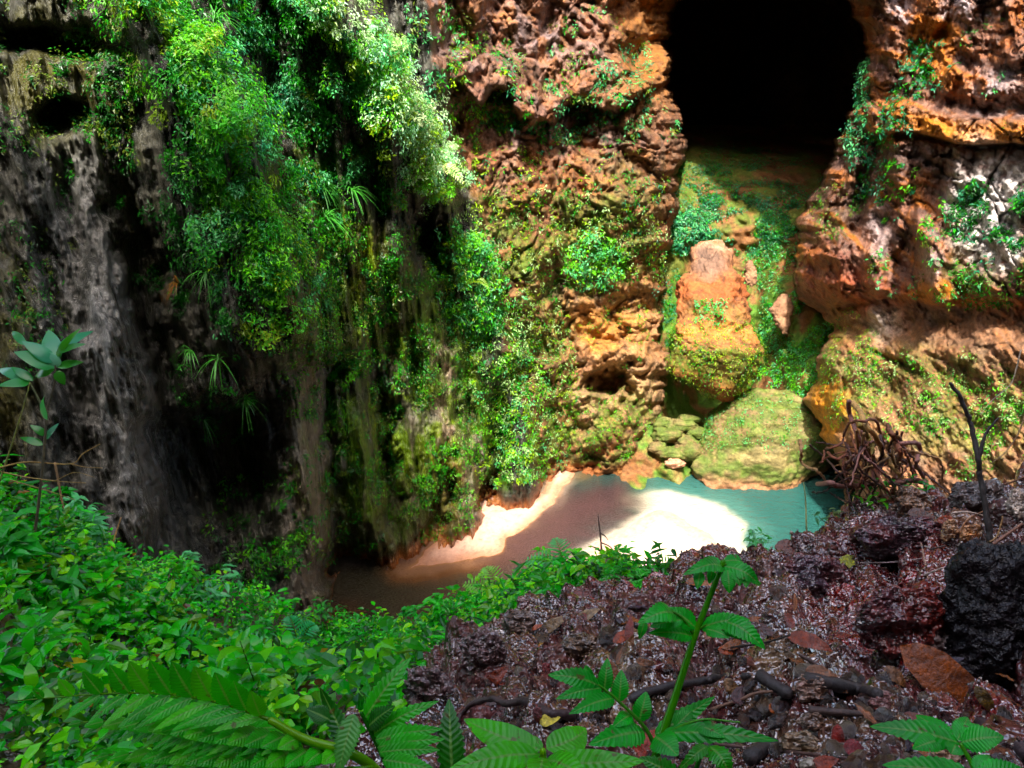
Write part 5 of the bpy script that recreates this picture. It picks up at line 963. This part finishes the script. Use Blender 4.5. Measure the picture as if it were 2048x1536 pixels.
for (x, y, ln, dirs, col, lab) in [(1000, 1180, .30, [(-.9, .2, .5), (-.35, .3, .9), (-1, 0, .2)], (.16, .42, .07), 'fern with two light green fronds over the brown stream'), (1130, 1160, .28, [(-1, .2, .6), (-.2, .4, .8)], (.07, .32, .10), 'fern leaning left over the water below the stream bend'), (600, 1300, .32, [(-.2, .2, 1), (.4, 0, .8)], (.05, .32, .12), 'upright fern in the lowest part of the slope'), (430, 1340, .28, [(.9, .2, .5), (-.6, .2, .6)], (.05, .30, .10), 'flat spreading fern left of the slope centre'), (1290, 1160, .2, [(-.9, .3, .3), (.8, .3, .3)], (.12, .38, .07), 'tiny fern on the rim before the white sand')]:
    p, n_ = g_at(x, y); small_fern(p+UPV*.02, dirs, ln, col, lab)
for (x, y, ln, dirs, col, lab) in [(868, 335, .5, [(.7, -.3, -.3), (.2, -.6, .1)], (.5, .55, .25), 'pale fern frond hanging over the end of the second rib'), (940, 560, .32, [(.8, -.5, -.1), (-.5, -.6, .1)], YEL, 'yellowish fern on the sunlit pillar')]:
    P, N = at_any(x, y); small_fern(P+N*.15, dirs, ln, col, lab)
# ================================================================== MUD BANK: ROCKS, STONES, LITTER
def gdepth(px, py):
    p, _ = g_at(px, py); return float(p[1]*cp-(p[2]-H)*sp)
def c_mudrock(base, spotc, amt=.6):
    def f_(P, x, y):
        n1 = fbm(P*7, 4); n2 = fbm(P*28, 3); c = np.zeros(P.shape)+np.array(base); c = blend(c, sst(-.2, .5, n1)*amt, spotc); return blend(c, sst(.2, .7, n2)*.4, np.array(base)*2.0)
    return f_
def mudrock(x0, x1, y0, y1, label, base, spotc, noise=.016, lift=.0, thick=.9, mat=None):
    cx_ = (x0+x1)/2; d = gdepth(cx_, y1-4)-lift; w_ = (x1-x0)/2; h_ = y1-y0
    rows_ = [(y0, cx_-w_*.35, cx_+w_*.3), (y0+h_*.12, cx_-w_*.7, cx_+w_*.62), (y0+h_*.4, cx_-w_*.97, cx_+w_*.9), (y0+h_*.7, cx_-w_, cx_+w_), (y1+h_*.1, cx_-w_*.9, cx_+w_*.8), (y1+h_*.3, cx_-w_*.5, cx_+w_*.5)]
    s_ = (x1-x0)*d/F
    return rock_thing('wet_rock', rows_, d+s_*.12, label, c_mudrock(base, spotc), mat=mat or M_MUD, cat='rock', thick=thick, noise=s_*.085, nfreq=2.6/s_, nr=64, na=96, sup=2.2, seed=rng.rand()*5)
RED_, PUR, SHADE_BLK, TAN_, GRY = (.12, .022, .018), (.055, .025, .035), (.006, .005, .006), (.30, .17, .10), (.24, .18, .18)
mudrock(1885, 2110, 1085, 1330, 'black rock standing in for the shaded hollow at the right edge', SHADE_BLK, (.012, .008, .010), mat=M_SHADE)  # shaded hollow built as a solid black rock
mudrock(1718, 1900, 1165, 1275, 'red brown wet rock left of the dark hollow', RED_, PUR)
mudrock(1838, 1918, 1222, 1300, 'greyish pink rough stone against the dark hollow', GRY, (.14, .09, .09))
mudrock(1712, 1882, 1032, 1100, 'purple wet rock in the middle of the mud bank', PUR, RED_)
mudrock(1560, 1705, 1112, 1200, 'dark purple lump with a red top on the mud bank', PUR, (.14, .035, .03))
mudrock(1905, 2018, 968, 1030, 'dark crumbly rock on the rim behind the forked stick', (.06, .045, .045), (.16, .11, .09))
mudrock(1788, 1862, 978, 1022, 'brownish orange rock on the rim right of the root heap', (.20, .11, .06), (.10, .06, .05))
mudrock(1882, 1925, 1038, 1072, 'tan dry stone left of the forked stick', (.46, .27, .16), (.30, .14, .08))
mudrock(1918, 1965, 1048, 1078, 'orange dry stone at the foot of the forked stick', (.48, .24, .12), (.30, .14, .08))
mudrock(2010, 2070, 985, 1030, 'white and brown stone at the right edge of the rim', (.5, .42, .36), (.22, .14, .10))
mudrock(1008, 1082, 1216, 1262, 'brown lump of earth on the edge of the green slope', (.11, .07, .055), (.07, .045, .04))
mudrock(922, 1010, 1262, 1320, 'purplish lump of earth left of the red leaf', (.10, .06, .06), (.07, .045, .04))
mudrock(812, 905, 1335, 1400, 'lump of wet earth at the left end of the mud bank', (.10, .06, .06), (.06, .04, .04))
mudrock(1120, 1220, 1270, 1310, 'brown wet lump below the yellow pebble', (.12, .075, .05), (.07, .045, .04))
mudrock(1590, 1660, 1352, 1392, 'knobbly pinkish lump right of the stick end', (.20, .09, .07), (.3, .2, .15))
mudrock(1555, 1640, 1462, 1505, 'large tan cobble below the thick black stick', (.28, .19, .12), (.16, .10, .07))
mudrock(1600, 1660, 1516, 1560, 'pale grey cobble at the bottom edge', (.40, .34, .28), (.22, .16, .12))
mudrock(1735, 1792, 1384, 1420, 'pinkish wet cobble beside the big brown leaf', (.26, .13, .12), (.36, .26, .2))
mudrock(1860, 1930, 1490, 1530, 'tan crumbly stone behind the corner leaves', (.36, .22, .14), (.2, .12, .08))
mudrock(1600, 1650, 1425, 1455, 'brown cobble with a flat top in the debris', (.22, .13, .09), (.12, .08, .06))
# shared small stones, parts of the ground
smesh = []
for v in range(6):
    u_, v_ = np.meshgrid(np.linspace(0, 2*PI, 14, endpoint=False), np.linspace(0, PI, 9)); P = np.stack([np.cos(u_)*np.sin(v_), np.sin(u_)*np.sin(v_), np.cos(v_)], -1)*np.array([1, .75+.2*rng.rand(), .55+.2*rng.rand()])
    P = P*(1+.42*fbm(P*1.4+v*5, 3)+.30*(worley(P*1.6+v)[0]-.5))[..., None]; k_ = [(.20, .12, .07), (.10, .05, .035), (.30, .22, .16), (.07, .03, .028), (.16, .07, .045), (.11, .075, .06)][v]
    me = mesh_np('stone', P, gridfaces(9, 14, True), np.zeros(P.shape)+np.array(k_), rough=np.full(P.shape[:2], .85)); me.materials.append(M_STONE); smesh.append(me)
cnt = 0
while cnt < 290:
    x = 860+rng.rand()*1200; y = 1120+rng.rand()**.55*430
    if x < np.interp(y, [1120, 1250, 1330, 1440, 1560], [1400, 1060, 960, 840, 800]): continue
    if y < 1330 and rng.rand() < .72: continue
    p, n_ = hit(x, y)
    if p is None: continue
    o = put('stone', smesh[rng.randint(6)], parent=ground); s_ = (.005+.015*rng.rand()**2.5)*(1+.5*(y < 1330)); o.location = p+UPV*s_*.08; o.rotation_euler = tuple(rng.rand(3)*(3, 3, 6.3)); o.scale = (s_, s_, s_); cnt += 1
# fine crumbs
n_ = 26000; cand = np.argwhere((SG.mud > .6) & (SG.PX > 700) & (SG.PX < 2100) & (SG.PY < 1600) & (SG.PY > 980)); s_ = cand[rng.randint(len(cand), size=n_)]; P = SG.P[s_[:, 0], s_[:, 1]]; N = SG.N[s_[:, 0], s_[:, 1]]
oct_ = np.array([(1, 0, 0), (0, 1, 0), (-1, 0, 0), (0, -1, 0), (0, 0, 1), (0, 0, -1.)]); of_ = np.array([(0, 1, 4), (1, 2, 4), (2, 3, 4), (3, 0, 4), (1, 0, 5), (2, 1, 5), (3, 2, 5), (0, 3, 5)])
rs = (.0012+.0045*rng.rand(n_)**2)*np.clip(np.hypot(P[:, 0], P[:, 1])/1.5, .7, 1.8); V = (P+N*rs[:, None]*.3)[:, None]+(oct_[None]*(.6+.8*rng.rand(n_, 6, 1))+rng.normal(size=(n_, 6, 3))*.25)*rs[:, None, None]
cc = pick([(.10, .05, .045), (.14, .08, .07), (.22, .15, .11), (.06, .03, .035), (.3, .22, .17)], n_)*(.6+.8*rng.rand(n_, 1))
put('mud_crumbs', mesh_np('mud_crumbs', V, (np.arange(n_)[:, None, None]*6+of_[None]).reshape(-1, 3), np.repeat(cc, 6, 0), rough=np.ones(n_*6)), M_STONE, kind='stuff', label='crumbs of wet earth and gravel over the mud bank', category='gravel')
# fallen leaves
def dead(x, y, ln, wd, ang, col, label, lift=.006, curl=.12, fold=.25, tiltv=.35):
    p, n_ = hit(x, y)
    if p is None: return
    d = float(p[1]*cp-(p[2]-H)*sp)-lift*1.5; a = math.radians(ang); L_ = ln/2; b = px3(x-L_*math.cos(a), y-L_*math.sin(a), d+.0); t = px3(x+L_*math.cos(a), y+L_*math.sin(a), d)
    nn = norm(n_*.5+VIEW*tiltv+UPV*.3); V, Fc, UV = blade(b-p, t-p, nn, wd*d/F, n=12, arch=curl, fold=fold, ripple=.12, prof=(.3, .9)); n2 = fbm(V*60+x, 3)
    c_ = np.array(col)*(1+.5*n2[:, None]); o = put('fallen_leaf', mesh_np('fallen_leaf', V, Fc, c_, uv=UV, rough=np.full(len(V), .9)), M_DEAD, label=label, category='leaf'); o.location = p
DR, OR_, BRN, TN, YL = (.11, .018, .012), (.34, .09, .02), (.13, .045, .015), (.30, .17, .08), (.38, .33, .03)
for a in [(1895, 1372, 250, 84, 40, (.20, .055, .015), 'large wet brown and orange leaf at the lower right'), (1770, 1290, 110, 34, 24, (.14, .02, .02), 'red brown leaf between the red rock and the big leaf'), (1700, 1124, 46, 30, -22, (.33, .33, .03), 'yellow green leaf in the middle of the mud bank'), (1755, 1120, 60, 24, -14, (.30, .03, .015), 'crimson leaf right of the yellow green leaf'), (1606, 1066, 38, 30, 70, (.36, .12, .02), 'orange leaf standing on the rim'), (1586, 1100, 76, 34, 12, (.09, .025, .015), 'dark curled leaf under the orange rim leaf'), (1842, 1032, 56, 26, 12, (.07, .025, .015), 'dark brown leaf left of the tan stone'), (1895, 1040, 44, 16, -6, (.26, .05, .02), 'rust red leaf tucked above the tan stone'), (1166, 1195, 50, 18, 10, DR, 'dark red leaf on the upper left of the mud'), (1213, 1192, 26, 20, -10, BRN, 'small brown leaf right of the dark red one'), (1075, 1254, 24, 10, -26, (.32, .07, .02), 'small rust leaf on the brown earth lump'), (995, 1352, 64, 26, -42, (.16, .03, .015), 'red brown leaf over the dark gap at the left'), (1092, 1338, 28, 18, 70, (.13, .02, .02), 'dark red folded leaf left of the fern tip'), (1252, 1275, 56, 26, -18, (.28, .05, .02), 'glossy orange red leaf behind the fern spray'), (1100, 1440, 44, 24, -14, (.50, .42, .10), 'pale yellow leaf left of the lower fern spray'), (1283, 1500, 110, 46, -52, (.26, .035, .01), 'large red leaf at the base of the tall fern'), (1620, 1288, 96, 36, 18, (.20, .04, .02), 'wet red brown leaf below the dark purple lump'), (1400, 1168, 60, 18, 6, (.24, .08, .03), 'thin orange leaf behind the fern head'), (1457, 1302, 44, 18, 8, (.28, .06, .02), 'small orange leaf right of the middle fern spray'), (1464, 1375, 46, 26, 52, (.26, .15, .08), 'tan leaf lying under the long black stick'), (1550, 1418, 30, 20, 40, (.34, .09, .03), 'small orange leaf among the pebbles'), (1680, 1482, 70, 26, 82, (.22, .02, .015), 'upright red leaf in the lower debris'), (1710, 1500, 50, 36, 20, (.16, .012, .015), 'dark crimson leaf beside the upright red one'), (1650, 1528, 60, 30, -20, (.24, .04, .015), 'reddish leaf at the bottom edge of the debris'), (1108, 1250, 74, 24, -32, (.16, .10, .05), 'long tan leaf at the edge of the earth lump'), (1175, 1232, 60, 22, -30, (.20, .13, .07), 'curled tan leaf beside the glossy dark lump'), (1075, 1430, 36, 20, 80, (.09, .02, .02), 'dark leaf between the broad leaves and the branch'), (1790, 1355, 60, 30, 40, (.16, .07, .03), 'small brown leaf left of the big wet leaf'), (1970, 1400, 70, 26, 55, (.10, .06, .015), 'olive leaf tucked under the big wet leaf'), (1830, 1440, 60, 24, 12, (.13, .04, .03), 'brown leaf behind the corner plant'), (1640, 1345, 60, 24, 10, (.2, .09, .05), 'brown leaf beside the thick black stick'), (1005, 1425, 50, 20, -60, (.07, .02, .02), 'dark leaf left of the broad leaves')]: dead(*a)
for k in range(60):
    x = 950+rng.rand()*1080; y = 1180+rng.rand()*340
    if x < np.interp(y, [1180, 1250, 1330, 1440, 1560], [1250, 1080, 980, 850, 800]): continue
    p, n_ = hit(x, y)
    if p is None: continue
    V, Fc, UV = blade(np.zeros(3), np.array([.03+.03*rng.rand(), 0, 0]), UPV, .012+.012*rng.rand(), n=8, arch=.15*rng.randn(), fold=.25, ripple=.15)
    o = put('leaf_scrap', mesh_np('leaf_scrap', V, Fc, np.zeros((len(V), 3))+pick([DR, BRN, (.05, .02, .02), (.2, .07, .03), (.03, .02, .03)], 1)[0], uv=UV, rough=np.full(len(V), .9)), M_DEAD, ground); o.location = p+UPV*.006; o.rotation_euler = (rng.randn()*.4, rng.randn()*.4, rng.rand()*6.3)
# sticks on the bank, laid on the surface
def gstick(pts, r0, r1, label, col=(.02, .014, .014), lift=.5, **k):
    out = []
    for x, y in pts:
        out.append((x, y, gdepth(x, y)-r0*(1+lift)))
    dd = np.array([p[2] for p in out]); dd = np.minimum(dd, np.polyval(np.polyfit(range(len(dd)), dd, 1), range(len(dd)))) if len(dd) > 2 else dd
    twig('fallen_stick', [(p[0], p[1], float(q)) for p, q in zip(out, dd)], r0, r1, label, col, cat='stick', **k)
gstick([(1262, 1398), (1300, 1382), (1360, 1368), (1430, 1358), (1495, 1352)], .0075, .006, 'long glossy black stick lying behind the tall fern stalk', n=30, jit=.0008)
gstick([(903, 1468), (918, 1436), (945, 1408), (985, 1398), (1015, 1408), (1050, 1402), (1090, 1422), (1145, 1432)], .004, .0085, 'curved dark branch arching over the left of the mud', (.035, .018, .018), n=40, jit=.001)
gstick([(1520, 1350), (1545, 1368), (1578, 1388)], .010, .009, 'short thick black stick in the centre of the debris', n=16)
gstick([(1612, 1358), (1660, 1368), (1710, 1378), (1758, 1390)], .011, .009, 'thick black bark strip above the pinkish cobble', n=20)
gstick([(1500, 1515), (1520, 1500), (1545, 1488)], .010, .009, 'black stick end at the bottom of the debris', n=12)
gstick([(1430, 1488), (1560, 1502), (1680, 1515), (1790, 1532)], .0022, .0018, 'long thin straight twig crossing the bottom debris', (.08, .04, .035), n=20)
gstick([(1420, 1420), (1480, 1400), (1520, 1385), (1610, 1380)], .003, .0022, 'thin brown twig crossing the centre of the debris', (.18, .10, .07), n=20)
gstick([(1820, 1166), (1850, 1150), (1885, 1136)], .003, .0025, 'short pale twig on the red rock', (.4, .32, .28), n=12)
gstick([(1835, 1060), (1845, 1100), (1855, 1150), (1860, 1180)], .003, .002, 'pale twig lying down the slope above the red rock', (.34, .22, .17), n=16)
gstick([(1740, 1104), (1800, 1106), (1860, 1098), (1890, 1092)], .0035, .0025, 'long dark twig under the purple rock', (.06, .035, .03), n=16)
gstick([(1720, 1126), (1790, 1124), (1850, 1116)], .0025, .002, 'thin grey twig below the long dark one', (.35, .28, .27), n=16)
gstick([(1410, 1300), (1460, 1295), (1530, 1285), (1580, 1270)], .002, .0015, 'thin black twig right of the middle fern spray', n=16)
gstick([(1570, 1300), (1610, 1315), (1640, 1335), (1650, 1352)], .0028, .002, 'curving dark twig under the wet red leaf', (.05, .025, .02), n=16)
gstick([(1960, 1445), (2000, 1470), (2060, 1510)], .009, .010, 'dark wet root at the lower right corner', (.04, .025, .03), n=16)
gstick([(1620, 1420), (1680, 1425), (1745, 1428)], .006, .004, 'flat dark strip of bark among the pebbles', (.05, .03, .025), n=14)
gstick([(560, 1372), (640, 1385), (700, 1392), (740, 1400)], .006, .005, 'dark fallen branch on the green slope', (.07, .03, .025), n=20)
gstick([(590, 1370), (602, 1345), (625, 1335), (655, 1360)], .008, .004, 'reddish twisted root on the green slope', (.16, .06, .04), n=20)
